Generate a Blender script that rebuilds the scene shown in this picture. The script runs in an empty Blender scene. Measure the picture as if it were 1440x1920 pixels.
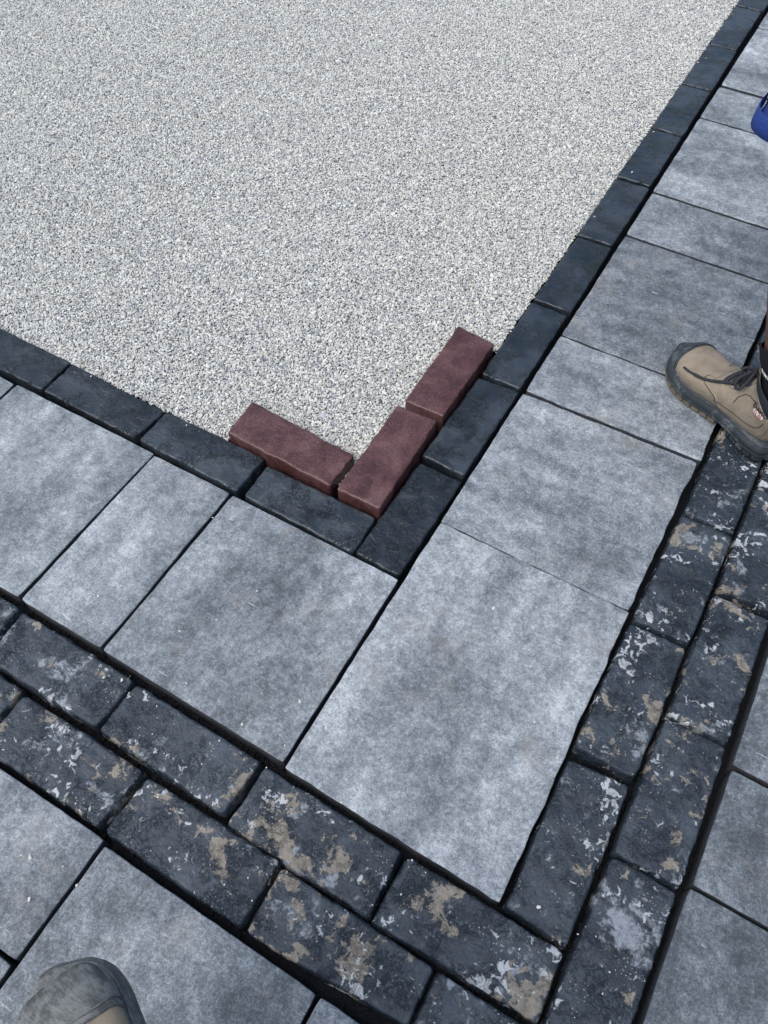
import bpy, bmesh, math, random
import numpy as np
from mathutils import Vector, Matrix, noise
R = math.radians
random.seed(7)
rng = np.random.default_rng(7)
sc = bpy.context.scene
COL = sc.collection

# ------------------------------------------------------------------ camera, sky, sun, exposure
cam_d = bpy.data.cameras.new('camera')
cam = bpy.data.objects.new('camera', cam_d)
COL.objects.link(cam)
cam.location = (0.3711, -0.7195, 1.5)
cam.rotation_euler = (0.580306, 0.00152, 0.525076)
cam_d.sensor_fit = 'VERTICAL'
cam_d.sensor_height = 32.0
cam_d.lens = 1512.87 / 1920 * 32.0
cam_d.clip_start = 0.02
cam_d.clip_end = 400
sc.camera = cam

SUN_EL, SUN_AZ = R(62), R(-150)          # azimuth measured from +Y towards +X
world = bpy.data.worlds.new('World')
sc.world = world
world.use_nodes = True
wn = world.node_tree
wn.nodes.clear()
w_out = wn.nodes.new('ShaderNodeOutputWorld')
w_bg = wn.nodes.new('ShaderNodeBackground')
w_sky = wn.nodes.new('ShaderNodeTexSky')
w_sky.sky_type = 'NISHITA'
w_sky.sun_disc = False
w_sky.sun_elevation = SUN_EL
w_sky.sun_rotation = SUN_AZ
w_sky.altitude = 0
w_sky.air_density = 1.0
w_sky.dust_density = 2.6
w_sky.ozone_density = 1.0
w_bg.inputs['Strength'].default_value = 0.12
wn.links.new(w_sky.outputs[0], w_bg.inputs['Color'])
wn.links.new(w_bg.outputs[0], w_out.inputs['Surface'])

sun_d = bpy.data.lights.new('sun', 'SUN')
sun_d.energy = 1.5
sun_d.angle = R(60)
sun_d.color = (1.0, 0.975, 0.935)
sun = bpy.data.objects.new('sun', sun_d)
COL.objects.link(sun)
sv = Vector((math.sin(SUN_AZ) * math.cos(SUN_EL), math.cos(SUN_AZ) * math.cos(SUN_EL), math.sin(SUN_EL)))
sun.rotation_euler = sv.to_track_quat('Z', 'Y').to_euler()
sun.location = sv * 20

sc.view_settings.view_transform = 'Standard'
sc.view_settings.look = 'None'
sc.view_settings.gamma = 1
sc.view_settings.use_curve_mapping = False
sc.view_settings.exposure = 0.68

# ------------------------------------------------------------------ material helpers
class NT:
    def __init__(s, name):
        s.m = bpy.data.materials.new(name)
        s.m.use_nodes = True
        s.t = s.m.node_tree
        s.b = s.t.nodes['Principled BSDF']
        tc = s.t.nodes.new('ShaderNodeTexCoord')
        s.obj = tc.outputs['Object']
        s.rnd = None
    def n(s, typ, **kw):
        nd = s.t.nodes.new(typ)
        for k, v in kw.items():
            setattr(nd, k, v)
        return nd
    def put(s, sock, v):
        if hasattr(v, 'is_output') or isinstance(v, bpy.types.NodeSocket):
            s.t.links.new(v, sock)
        else:
            sock.default_value = v
    def random(s):
        if s.rnd is None:
            s.rnd = s.n('ShaderNodeObjectInfo').outputs['Random']
        return s.rnd
    def coords(s, scale=(1, 1, 1), shift=True):
        mp = s.n('ShaderNodeMapping')
        s.put(mp.inputs['Vector'], s.obj)
        mp.inputs['Scale'].default_value = scale
        if shift:
            c = s.n('ShaderNodeCombineXYZ')
            for i, k in enumerate((37.0, 91.0, 53.0)):
                s.put(c.inputs[i], s.math('MULTIPLY', s.random(), k))
            s.put(mp.inputs['Location'], c.outputs[0])
        return mp.outputs[0]
    def math(s, op, a, b=None, c=None, clamp=False):
        nd = s.n('ShaderNodeMath', operation=op, use_clamp=clamp)
        for i, v in enumerate((a, b, c)):
            if v is not None:
                s.put(nd.inputs[i], v)
        return nd.outputs[0]
    def noise(s, vec, scale, detail=6, rough=0.6, dist=0.0, off=0.0):
        if off:
            ad = s.n('ShaderNodeVectorMath', operation='ADD')
            s.put(ad.inputs[0], vec); ad.inputs[1].default_value = (off, off * 1.7, off * 0.6)
            vec = ad.outputs[0]
        nd = s.n('ShaderNodeTexNoise')
        s.put(nd.inputs['Vector'], vec)
        nd.inputs['Scale'].default_value = scale
        nd.inputs['Detail'].default_value = detail
        nd.inputs['Roughness'].default_value = rough
        nd.inputs['Distortion'].default_value = dist
        return nd.outputs['Fac']
    def voro(s, vec, scale, feature='F1', out='Distance', rand=1.0):
        nd = s.n('ShaderNodeTexVoronoi', feature=feature)
        s.put(nd.inputs['Vector'], vec)
        nd.inputs['Scale'].default_value = scale
        nd.inputs['Randomness'].default_value = rand
        return nd.outputs[out]
    def step(s, v, lo, hi, a=0.0, b=1.0):
        nd = s.n('ShaderNodeMapRange')
        nd.interpolation_type = 'SMOOTHSTEP'
        s.put(nd.inputs[0], v)
        nd.inputs[1].default_value = lo; nd.inputs[2].default_value = hi
        nd.inputs[3].default_value = a; nd.inputs[4].default_value = b
        return nd.outputs[0]
    def ramp(s, v, stops):
        nd = s.n('ShaderNodeValToRGB')
        s.put(nd.inputs[0], v)
        e = nd.color_ramp.elements
        while len(e) < len(stops):
            e.new(0.5)
        for i, (p, c) in enumerate(stops):
            e[i].position = p; e[i].color = (*c, 1)
        return nd.outputs[0]
    def mix(s, f, a, b, mode='MIX'):
        nd = s.n('ShaderNodeMix', data_type='RGBA', blend_type=mode)
        s.put(nd.inputs[0], f)
        for sock, v in ((nd.inputs[6], a), (nd.inputs[7], b)):
            if isinstance(v, tuple):
                v = (*v, 1) if len(v) == 3 else v
            s.put(sock, v)
        return nd.outputs[2]
    def bump(s, h, dist, strength=1.0, prev=None):
        nd = s.n('ShaderNodeBump')
        s.put(nd.inputs['Height'], h)
        nd.inputs['Distance'].default_value = dist
        nd.inputs['Strength'].default_value = strength
        if prev is not None:
            s.put(nd.inputs['Normal'], prev)
        return nd.outputs[0]
    def done(s, color, rough, normal=None, spec=0.5, coat=None):
        if isinstance(color, tuple):
            color = (*color, 1)
        s.put(s.b.inputs['Base Color'], color)
        s.put(s.b.inputs['Roughness'], rough)
        s.put(s.b.inputs['Specular IOR Level'], spec)
        if normal is not None:
            s.put(s.b.inputs['Normal'], normal)
        if coat is not None:
            s.put(s.b.inputs['Coat Weight'], coat)
            s.b.inputs['Coat Roughness'].default_value = 0.25
        return s.m

def mat_slab(dusty=False, along='y'):
    s = NT('slab_concrete_%s%s' % ('dusty_' if dusty else '', along))
    v = s.coords()
    vs = s.coords((2.6, 1.0, 1.0) if along == 'y' else (1.0, 2.6, 1.0))
    tone = s.n('ShaderNodeObjectInfo').outputs['Color']
    sep = s.n('ShaderNodeSeparateColor'); s.put(sep.inputs[0], tone)
    big = s.noise(vs, 2.7, 3, 0.55, 0.3)
    strk = s.noise(vs, 7.0, 10, 0.70, 0.15, 17.0)
    mid = s.noise(v, 24, 12, 0.84, 0.2, 5.1)
    fin = s.noise(v, 170, 8, 0.85, 0, 9.3)
    gr = s.noise(v, 480, 4, 0.85, 0, 2.2)
    amp = lambda x, k: s.math('MULTIPLY', s.math('SUBTRACT', x, 0.5), k)
    f = amp(big, 0.95)
    for x, k in ((strk, 0.62), (mid, 0.70), (fin, 1.60), (gr, 1.15)):
        f = s.math('ADD', f, amp(x, k))
    f = s.math('ADD', f, s.math('SUBTRACT', sep.outputs[0], 0.5))
    crisp = s.step(s.noise(v, 44, 12, 0.80, 0.1, 29.0), 0.44, 0.56)
    crisp2 = s.step(s.noise(v, 18, 12, 0.80, 0.15, 37.0), 0.43, 0.57)
    f = s.math('ADD', f, s.math('MULTIPLY', s.math('SUBTRACT', crisp, 0.5), 0.15))
    f = s.math('ADD', f, s.math('MULTIPLY', s.math('SUBTRACT', crisp2, 0.5), 0.10))
    f = s.math('ADD', f, 0.44 if dusty else 0.50)
    col = s.ramp(f, [(0.05, (0.054, 0.065, 0.074)), (0.32, (0.110, 0.129, 0.144)), (0.52, (0.196, 0.221, 0.241)),
                     (0.72, (0.300, 0.332, 0.352)), (0.97, (0.52, 0.552, 0.570))])
    # pale efflorescence flecks and short scrapes
    ef = s.math('MULTIPLY', s.step(s.noise(v, 62, 10, 0.80, 0.5, 31.0), 0.60, 0.68), s.step(strk, 0.44, 0.6))
    col = s.mix(s.math('MULTIPLY', ef, 0.6), col, (0.44, 0.475, 0.50))
    for k, (rot, off) in enumerate(((0.6, 3.0), (2.1, 40.0))):
        mp = s.n('ShaderNodeMapping'); s.put(mp.inputs['Vector'], v)
        mp.inputs['Rotation'].default_value = (0, 0, rot); mp.inputs['Scale'].default_value = (1, 14, 1)
        sc_ = s.math('MULTIPLY', s.step(s.noise(mp.outputs[0], 14, 3, 0.55, 0.6, off), 0.68, 0.71), s.step(s.noise(v, 15, 2, 0.5, 0, off + 9), 0.56, 0.64))
        col = s.mix(s.math('MULTIPLY', sc_, 0.8), col, (0.50, 0.53, 0.55))
    # pores
    po = s.math('MULTIPLY', s.math('LESS_THAN', s.voro(v, 120), 0.11), 0.6)
    col = s.mix(po, col, (0.04, 0.047, 0.055))
    # faint rusty beige tints and dried sandy smears
    tint = s.math('MULTIPLY', s.step(s.noise(v, 8.5, 9, 0.72, 0.4, 55.0), 0.54, 0.70), 0.50 if dusty else 0.36)
    col = s.mix(tint, col, (0.25, 0.225, 0.19))
    sm = s.math('MULTIPLY', s.step(s.noise(v, 26, 9, 0.70, 0.5, 77.0), 0.655 if dusty else 0.672, 0.70), 0.6)
    col = s.mix(sm, col, (0.29, 0.255, 0.20))
    n1 = s.bump(fin, 0.0012, 0.6)
    n2 = s.bump(gr, 0.0006, 0.7, n1)
    n3 = s.bump(mid, 0.002, 0.30, n2)
    return s.done(col, s.step(f, 0.2, 0.8, 0.62, 0.85), n3, 0.3)

def flake_height(s, v, sc_=55.0):
    # torn, folded little ridges of a moulded tumbled brick face
    a = s.noise(v, sc_, 5, 0.62, 1.6, 3.3)
    ridge = s.math('ABSOLUTE', s.math('SUBTRACT', a, 0.5))
    ridge = s.step(ridge, 0.0, 0.06)
    msk = s.step(s.noise(v, 20, 4, 0.6, 0.4, 8.8), 0.46, 0.62)
    return s.math('MULTIPLY', s.math('SUBTRACT', 1.0, ridge), msk)

def mat_brick_black():
    s = NT('black_brick_clean')
    v = s.coords()
    big = s.noise(v, 9, 6, 0.6, 0.3)
    fin = s.noise(v, 160, 5, 0.65, 0.2, 4.0)
    fl = flake_height(s, v, 60)
    f = s.math('ADD', s.math('ADD', big, s.math('MULTIPLY', fin, 0.25)), s.math('MULTIPLY', s.math('SUBTRACT', s.random(), 0.5), 0.16))
    col = s.ramp(s.step(f, 0.42, 0.85), [(0, (0.0100, 0.0148, 0.0195)), (0.5, (0.0190, 0.0265, 0.0340)), (1, (0.040, 0.052, 0.064))])
    pale = s.math('MULTIPLY', s.step(s.noise(v, 48, 8, 0.75, 0.8, 15.0), 0.62, 0.70), s.step(s.noise(v, 11, 3, 0.5, 0, 25.0), 0.55, 0.68))
    col = s.mix(s.math('MULTIPLY', pale, 0.5), col, (0.14, 0.165, 0.19))
    pit = s.step(s.noise(v, 85, 4, 0.6, 0.5, 44.0), 0.72, 0.75)
    n1 = s.bump(s.noise(v, 30, 8, 0.62, 0.4, 7.0), 0.006, 0.75)
    n2 = s.bump(fl, 0.0026, 0.9, n1)
    n3 = s.bump(pit, -0.0012, 0.6, n2)
    n4 = s.bump(fin, 0.0006, 0.7, n3)
    return s.done(col, s.step(big, 0.35, 0.7, 0.22, 0.38), n4, 0.5)

def mat_brick_stained(amount=0.0, name='black_brick_stained'):
    s = NT(name)
    v = s.coords()
    big = s.noise(v, 9, 6, 0.6, 0.3)
    fin = s.noise(v, 150, 5, 0.7, 0.2, 4.0)
    fl = flake_height(s, v, 62)
    f = s.math('ADD', big, s.math('MULTIPLY', fin, 0.35))
    col = s.ramp(s.step(f, 0.42, 0.92), [(0, (0.0115, 0.0182, 0.026)), (0.5, (0.026, 0.0365, 0.049)), (1, (0.054, 0.069, 0.086))])
    # thin greyish film
    film = s.math('MULTIPLY', s.step(s.noise(v, 19, 9, 0.74, 0.5, 61.0), 0.52, 0.66), 0.22)
    col = s.mix(film, col, (0.125, 0.155, 0.20))
    # broad cloudy lime bloom with crumbling rim
    cl = s.math('ADD', s.noise(v, 22, 10, 0.72, 0.25, 83.0), s.math('MULTIPLY', s.math('SUBTRACT', s.noise(v, 8, 2, 0.5, 0.1, 91.0), 0.5), 0.75))
    cm = s.math('MULTIPLY', s.step(cl, 0.60, 0.70), s.step(s.noise(v, 130, 6, 0.8, 0, 14.0), 0.38, 0.52, 0.55, 1.0))
    col = s.mix(s.math('MULTIPLY', cm, 0.75), col, (0.34, 0.375, 0.41))
    # tan dried sand patches, sharp ragged edges, clustered
    clus = s.noise(v, 8.5, 2, 0.5, 0.1, 21.0)
    tn = s.math('ADD', s.noise(v, 30, 8, 0.66, 0.45, 18.0), s.math('MULTIPLY', s.math('SUBTRACT', clus, 0.5), 0.85))
    tn = s.math('ADD', tn, s.math('MULTIPLY', s.math('SUBTRACT', s.random(), 0.5), 0.07))
    tm = s.step(tn, 0.652 - amount, 0.664 - amount)
    th = s.math('MULTIPLY', s.step(tn, 0.615 - amount, 0.655 - amount), 0.10)
    tcol = s.ramp(s.noise(v, 90, 6, 0.75, 0, 2.5), [(0.3, (0.15, 0.132, 0.104)), (0.55, (0.265, 0.237, 0.192)), (0.75, (0.36, 0.33, 0.28))])
    col = s.mix(th, col, (0.15, 0.135, 0.11))
    col = s.mix(s.math('MULTIPLY', tm, 0.92), col, tcol)
    # white lime splashes, finer
    wn_ = s.math('ADD', s.noise(v, 66, 7, 0.62, 0.6, 33.0), s.math('MULTIPLY', s.math('SUBTRACT', s.noise(v, 12, 2, 0.5, 0.1, 41.0), 0.5), 0.70))
    wm = s.step(wn_, 0.655, 0.672)
    wm2 = s.math('MULTIPLY', s.step(wn_, 0.60, 0.68), 0.30)
    col = s.mix(wm2, col, (0.19, 0.215, 0.25))
    col = s.mix(s.math('MULTIPLY', wm, 0.92), col, (0.47, 0.50, 0.51))
    # little specks
    sp = s.math('MULTIPLY', s.math('LESS_THAN', s.voro(v, 170), 0.20), s.step(s.noise(v, 23, 3, 0.5, 0, 71.0), 0.53, 0.62))
    col = s.mix(s.math('MULTIPLY', sp, 0.8), col, (0.38, 0.37, 0.34))
    n1 = s.bump(s.noise(v, 34, 9, 0.68, 0.4, 7.0), 0.009, 0.85)
    n2 = s.bump(fl, 0.0026, 0.9, n1)
    n3 = s.bump(fin, 0.0012, 0.8, n2)
    n4 = s.bump(s.math('ADD', tm, wm, clamp=True), 0.0006, 0.8, n3)
    rg = s.math('ADD', s.step(big, 0.35, 0.7, 0.20, 0.36), s.math('MULTIPLY', s.math('ADD', tm, wm, clamp=True), 0.4))
    return s.done(col, rg, n4, 0.5)

def mat_brick_red():
    s = NT('dark_red_brick')
    v = s.coords()
    vs = s.coords((1.0, 1.4, 1.0))
    big = s.noise(v, 13, 7, 0.62, 0.4)
    fin = s.noise(v, 150, 5, 0.65, 0.2, 4.0)
    fl = flake_height(s, v, 60)
    f = s.math('ADD', big, s.math('MULTIPLY', fin, 0.4))
    col = s.ramp(s.step(f, 0.45, 0.95), [(0, (0.046, 0.018, 0.018)), (0.45, (0.078, 0.033, 0.032)), (1, (0.122, 0.064, 0.061))])
    spk = s.step(s.noise(v, 260, 4, 0.8, 0, 66.0), 0.40, 0.62)
    col = s.mix(0.45, col, s.ramp(spk, [(0, (0.25, 0.22, 0.22)), (1, (0.80, 0.76, 0.75))]), 'OVERLAY')
    dk = s.math('MULTIPLY', s.step(s.noise(v, 33, 7, 0.7, 0.5, 14.0), 0.62, 0.74), 0.28)
    col = s.mix(dk, col, (0.016, 0.007, 0.008))
    pale = s.math('MULTIPLY', s.step(s.noise(v, 85, 6, 0.7, 1.0, 15.0), 0.70, 0.74), 0.5)
    col = s.mix(pale, col, (0.24, 0.18, 0.18))
    n1 = s.bump(s.noise(vs, 30, 7, 0.62, 0.2, 7.0), 0.003, 0.6)
    n2 = s.bump(fl, 0.0007, 0.5, n1)
    n3 = s.bump(fin, 0.0012, 0.9, n2)
    return s.done(col, s.step(big, 0.35, 0.7, 0.28, 0.45), n3, 0.5)

def mat_gravel():
    s = NT('gravel_grain')
    r = s.random()
    c = s.ramp(r, [(0.0, (0.09, 0.095, 0.11)), (0.015, (0.22, 0.23, 0.25)), (0.10, (0.33, 0.338, 0.343)),
                   (0.28, (0.435, 0.440, 0.405)), (0.60, (0.525, 0.530, 0.487)), (0.92, (0.66, 0.666, 0.617))])
    nd = s.n('ShaderNodeTexCoord')
    g = s.noise(s.obj, 1.6, 3, 0.6)
    c = s.mix(0.25, c, s.ramp(g, [(0.3, (0.30, 0.31, 0.33)), (0.7, (0.68, 0.68, 0.66))]), 'OVERLAY')
    rr = s.math('FRACT', s.math('MULTIPLY', r, 917.3))
    c = s.mix(s.step(rr, 0.93, 0.97, 0, 0.5), c, (0.42, 0.36, 0.28))
    c = s.mix(s.step(rr, 0.06, 0.03, 0, 0.5), c, (0.22, 0.25, 0.34))
    return s.done(c, 0.75, None, 0.3)

def mat_plain(name, col, rough=0.7, nscale=60, bump=0.0006, var=0.3, spec=0.4):
    s = NT(name)
    v = s.coords()
    a = s.noise(v, nscale, 6, 0.65, 0.2)
    c2 = tuple(min(1, x * (1 + var)) for x in col); c1 = tuple(x * (1 - var) for x in col)
    c = s.ramp(a, [(0.3, c1), (0.7, c2)])
    return s.done(c, rough, s.bump(a, bump, 0.7), spec)

M = {}
M['slab_y'], M['slab_x'] = mat_slab(False, 'y'), mat_slab(False, 'x')
M['slab_dusty'] = mat_slab(True)
M['black'] = mat_brick_black()
M['stain'] = mat_brick_stained(0.0)
M['stain2'] = mat_brick_stained(0.045, 'black_brick_heavily_stained')
M['red'] = mat_brick_red()
M['gravel'] = mat_gravel()
M['bed'] = mat_plain('dark_bedding_grit', (0.010, 0.012, 0.016), 0.95, 180, 0.003, 0.6, 0.2)
M['grit'] = mat_plain('dark_joint_grit', (0.018, 0.017, 0.017), 0.95, 90, 0.001, 0.6, 0.2)
M['gravel_bed'] = mat_plain('gravel_fines', (0.33, 0.335, 0.31), 0.95, 220, 0.003, 0.5, 0.2)
M['ground'] = mat_plain('compacted_ground', (0.22, 0.21, 0.19), 0.95, 12, 0.01, 0.3, 0.2)
M['slab_side'] = mat_plain('darker_concrete_side', (0.045, 0.050, 0.058), 0.85, 90, 0.002, 0.45, 0.3)  # slab side faces, given a darker tone than the tops
M['chip'] = mat_plain('pale_stone_chip', (0.62, 0.60, 0.54), 0.8, 60, 0.0005, 0.25, 0.3)

# ------------------------------------------------------------------ object helpers
def link(name, me, mat=None, parent=None, smooth=True, **props):
    o = bpy.data.objects.new(name, me)
    COL.objects.link(o)
    if mat is not None:
        me.materials.clear()
        me.materials.append(mat)
    if parent is not None:
        o.parent = parent
    if smooth:
        me.polygons.foreach_set('use_smooth', [True] * len(me.polygons))
    for k, v in props.items():
        o[k] = v
    return o

def empty(name, loc=(0, 0, 0), **props):
    o = bpy.data.objects.new(name, None)
    COL.objects.link(o)
    o.location = loc
    o.empty_display_size = 0.05
    for k, v in props.items():
        o[k] = v
    return o

def sheet(name, x0, x1, y0, y1, z, mat, **props):
    me = bpy.data.meshes.new(name)
    me.from_pydata([(x0, y0, z), (x1, y0, z), (x1, y1, z), (x0, y1, z)], [], [(0, 1, 2, 3)])
    return link(name, me, mat, None, False, **props)

def sstep(x):
    x = min(1.0, max(0.0, x))
    return x * x * (3 - 2 * x)

def paver(name, quad, z, thick, mat, parent, er=0.004, rc=0.006, wob=0.0008, wf=30, top=0.0003, tf=20, res=0.008,
          tilt=(0, 0), seed=None, notch=0.0, flare=0.0005, side=None, wavy=0.0, **props):
    """A moulded paver: rounded outline, eased edge of radius er, uneven rim (wob) and face (top), straight sides below."""
    q = [Vector((x, y)) for x, y in quad]
    c = sum(q, Vector((0, 0))) / 4
    ex = ((q[1] + q[2]) - (q[0] + q[3])).length / 4
    ey = ((q[2] + q[3]) - (q[0] + q[1])).length / 4
    seed = random.uniform(0, 500) if seed is None else seed
    d = [0.0, 0.08, 0.22, 0.45, 0.75, 1.15]
    def axis(h):
        edge = [k * er for k in d]
        inner = h - edge[-1]
        n = max(2, int(round(2 * inner / res)))
        mid = [-inner + 2 * inner * i / n for i in range(1, n)]
        a = [-(h - e) for e in edge] + mid + [(h - e) for e in reversed(edge)]
        return a
    ax, ay = axis(ex), axis(ey)
    nx, ny = len(ax), len(ay)
    V = []
    def place(u, v):            # local metric (u,v) -> world via bilinear
        s, t = (u / ex + 1) / 2, (v / ey + 1) / 2
        p = q[0] * (1 - s) * (1 - t) + q[1] * s * (1 - t) + q[2] * s * t + q[3] * (1 - s) * t
        return p - c
    for v in ay:
        for u in ax:
            au, av = abs(u), abs(v)
            du, dv = ex - au, ey - av
            uu, vv = u, v
            cu, cv = au - (ex - rc), av - (ey - rc)
            if cu > 0 and cv > 0:
                m = max(cu, cv); l = math.hypot(cu, cv)
                uu = math.copysign((ex - rc) + cu * m / l, u)
                vv = math.copysign((ey - rc) + cv * m / l, v)
                dist = rc - m
            else:
                dist = min(du, dv)
            k = min(1.0, dist / er)
            zz = -er * (1 - math.sqrt(max(0.0, 1 - (1 - k) ** 2)))
            wgt = 1 - sstep(dist / (er * 3))
            if wob:
                P3 = Vector((uu * wf, vv * wf, seed))
                w1 = noise.noise(P3) + 0.5 * noise.noise(P3 * 3.1) - 0.35
                nn = Vector((uu / ex, vv / ey))
                nn = Vector((math.copysign(abs(nn.x) ** 12, nn.x), math.copysign(abs(nn.y) ** 12, nn.y)))
                if nn.length > 1e-6:
                    nn.normalize()
                uu += nn.x * w1 * wob * wgt * 1.6
                vv += nn.y * w1 * wob * wgt * 1.6
                zz += noise.noise(Vector((uu * wf * 2, vv * wf * 2, seed + 9))) * wob * 0.8 * wgt
            if wavy and u > 0:
                q1 = noise.noise(Vector((vv * 13, seed, 3))) + 0.45 * noise.noise(Vector((vv * 34, seed, 8))) + 0.12 * noise.noise(Vector((vv * 90, seed, 8)))
                uu += (q1 - 0.2) * wavy * sstep(1 - du / 0.03)
            if top:
                P3 = Vector((uu * tf, vv * tf, seed + 40))
                zz += (noise.noise(P3) + 0.55 * noise.noise(P3 * 2.3) + 0.35 * noise.noise(P3 * 4.7)) * top
            if notch and dist < er * 4:
                b = noise.noise(Vector((uu * 45, vv * 45, seed + 77)))
                if b > 0.28:
                    zz -= notch * (b - 0.28) * 3 * (1 - dist / (er * 4))
            p = place(uu, vv)
            zz += tilt[0] * uu + tilt[1] * vv
            V.append((p.x, p.y, zz))
    F = []
    for j in range(ny - 1):
        for i in range(nx - 1):
            a = j * nx + i
            F.append((a, a + 1, a + nx + 1, a + nx))
    loop = [i for i in range(nx)] + [j * nx + nx - 1 for j in range(1, ny)] + \
           [(ny - 1) * nx + i for i in range(nx - 2, -1, -1)] + [j * nx for j in range(ny - 2, 0, -1)]
    prev = loop
    nf_top = len(F)
    for dz, out in ((0.010, flare), (0.026, flare * 1.5), (thick, flare * 1.2)):
        cur = []
        for k in loop:
            x, y, zz = V[k]
            l = math.hypot(x, y) or 1
            w1 = noise.noise(Vector((x * 60, y * 60, seed + dz * 300))) * wob * 0.9
            cur.append(len(V))
            V.append((x + x / l * (out + w1), y + y / l * (out + w1), -dz - er))
        n = len(loop)
        for i in range(n):
            F.append((prev[i], cur[i], cur[(i + 1) % n], prev[(i + 1) % n]))
        prev = cur
    me = bpy.data.meshes.new(name)
    me.from_pydata(V, [], F)
    o = link(name, me, mat, parent, True, **props)
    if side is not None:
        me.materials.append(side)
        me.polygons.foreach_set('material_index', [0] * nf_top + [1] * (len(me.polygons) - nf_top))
    o.location = (c.x, c.y, z)
    return o
# ------------------------------------------------------------------ ground and beds (the setting)
sheet('ground', -60, 60, -60, 60, -0.075, M['ground'], kind='structure')
bedding = sheet('pavement_bedding', -6.0, 3.4, -2.9, 6.0, -0.052, M['bed'], kind='structure')
gravel_base = bpy.data.meshes.new('gravel_fines')
gv, gf = [], []
gx = [-6 + i * 0.06 for i in range(99)]; gy = [0.132 + j * 0.06 for j in range(110)]
for y in gy:
    for x in gx:
        xm, ym = min(x, -0.130 if y > 0.74 else -0.150), max(y, 0.150 if x > -0.58 else 0.132)
        gv.append((xm, ym, -0.016 + 0.003 * noise.noise(Vector((x * 4, y * 4, 0)))))
for j in range(len(gy) - 1):
    for i in range(len(gx) - 1):
        a = j * len(gx) + i
        gf.append((a, a + 1, a + len(gx) + 1, a + len(gx)))
gravel_base.from_pydata(gv, [], gf)
link('gravel_base', gravel_base, M['gravel_bed'], None, True, kind='structure')

pavement = empty('pavement', kind='structure')
edging = empty('gravel_edging', kind='structure')

# ------------------------------------------------------------------ measured pieces (metres)
PIECES = {
    'BIG': [(0.0007, -0.4483), (0.4399, -0.4533), (0.4351, 0.1677), (-0.0006, 0.1682)],
    'R1': [(-0.0016, 0.1732), (0.433, 0.1729), (0.4347, 0.6107), (-0.0024, 0.6044)],
    'R2': [(0.001, 0.6156), (0.4386, 0.6206), (0.437, 0.8305), (0.0008, 0.8304)],
    'R3': [(0.0007, 0.8393), (0.437, 0.8394), (0.437, 1.2937), (0.0014, 1.2933)],
    'R4': [(0.0012, 1.3067), (0.437, 1.3071), (0.437, 1.5231), (0.0006, 1.523)],
    'R5': [(-0.0, 1.5344), (0.437, 1.5345), (0.437, 1.9749), (-0.0012, 1.9755)],
    'R6': [(-0.0019, 1.9891), (0.437, 1.9883), (0.437, 2.1918), (-0.001, 2.1923)],
    'R7': [(0.0003, 2.2088), (0.4363, 2.2089), (0.4363, 2.6439), (0.0, 2.6439)],
    'L1': [(-0.4448, -0.4354), (-0.0094, -0.4407), (-0.0129, -0.0024), (-0.4406, -0.0021)],
    'L2': [(-0.667, -0.4336), (-0.4532, -0.435), (-0.4518, -0.0006), (-0.666, -0.002)],
    'L3': [(-1.1016, -0.4342), (-0.679, -0.4326), (-0.6729, 0.0023), (-1.1019, 0.0016)],
    'A1': [(-0.6424, -0.5651), (-0.3538, -0.5642), (-0.3517, -0.4564), (-0.6464, -0.4538)],
    'A2': [(-0.3449, -0.5654), (-0.0516, -0.5705), (-0.0456, -0.4627), (-0.3415, -0.4591)],
    'A3': [(-0.0323, -0.5804), (0.2595, -0.584), (0.2569, -0.4671), (-0.0323, -0.4655)],
    'A4': [(0.2711, -0.586), (0.5649, -0.5793), (0.5614, -0.4691), (0.2715, -0.4684)],
    'B1': [(-0.515, -0.6976), (-0.2307, -0.6996), (-0.2244, -0.5849), (-0.5146, -0.5862)],
    'B2': [(-0.2124, -0.6998), (0.0814, -0.7025), (0.0811, -0.5869), (-0.208, -0.5892)],
    'B3': [(0.0957, -0.7044), (0.3898, -0.6856), (0.3878, -0.5963), (0.0925, -0.5928)],
    'C4': [(0.4535, -0.4535), (0.5622, -0.4584), (0.5609, -0.1614), (0.4475, -0.1701)],
    'C3': [(0.4475, -0.1437), (0.5636, -0.1427), (0.5628, 0.1506), (0.4475, 0.1492)],
    'C2': [(0.45, 0.1585), (0.5649, 0.166), (0.5661, 0.4591), (0.4529, 0.4547)],
    'D3': [(0.5782, -0.2816), (0.6949, -0.2779), (0.692, -0.004), (0.578, -0.0058)],
    'D2': [(0.579, 0.0058), (0.6919, 0.0055), (0.6895, 0.2958), (0.5782, 0.3009)],
    'K1': [(-0.1248, 0.0084), (-0.0157, 0.0062), (-0.0123, 0.2926), (-0.1227, 0.2938)],
    'K2': [(-0.1266, 0.3124), (-0.0162, 0.3078), (-0.0132, 0.606), (-0.1221, 0.5985)],
    'K3': [(-0.1211, 0.614), (-0.0165, 0.6156), (-0.0159, 0.913), (-0.1179, 0.9122)],
    'K4': [(-0.1184, 0.922), (-0.0122, 0.9268), (-0.0146, 1.2278), (-0.1174, 1.2225)],
    'K5': [(-0.1211, 1.2343), (-0.0163, 1.2386), (-0.0166, 1.5385), (-0.1226, 1.5341)],
    'K6': [(-0.1234, 1.5508), (-0.0175, 1.5525), (-0.0185, 1.8427), (-0.1215, 1.8452)],
    'K7': [(-0.1236, 1.858), (-0.0182, 1.8567), (-0.0188, 2.1461), (-0.1233, 2.1473)],
    'M1': [(-0.4207, 0.0109), (-0.1307, 0.0058), (-0.1313, 0.1089), (-0.4241, 0.1088)],
    'M2': [(-0.7298, 0.0175), (-0.4406, 0.0121), (-0.4405, 0.1226), (-0.7276, 0.1196)],
    'M3': [(-1.0319, 0.0197), (-0.7417, 0.017), (-0.7347, 0.1171), (-1.0292, 0.1233)],
}
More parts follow.
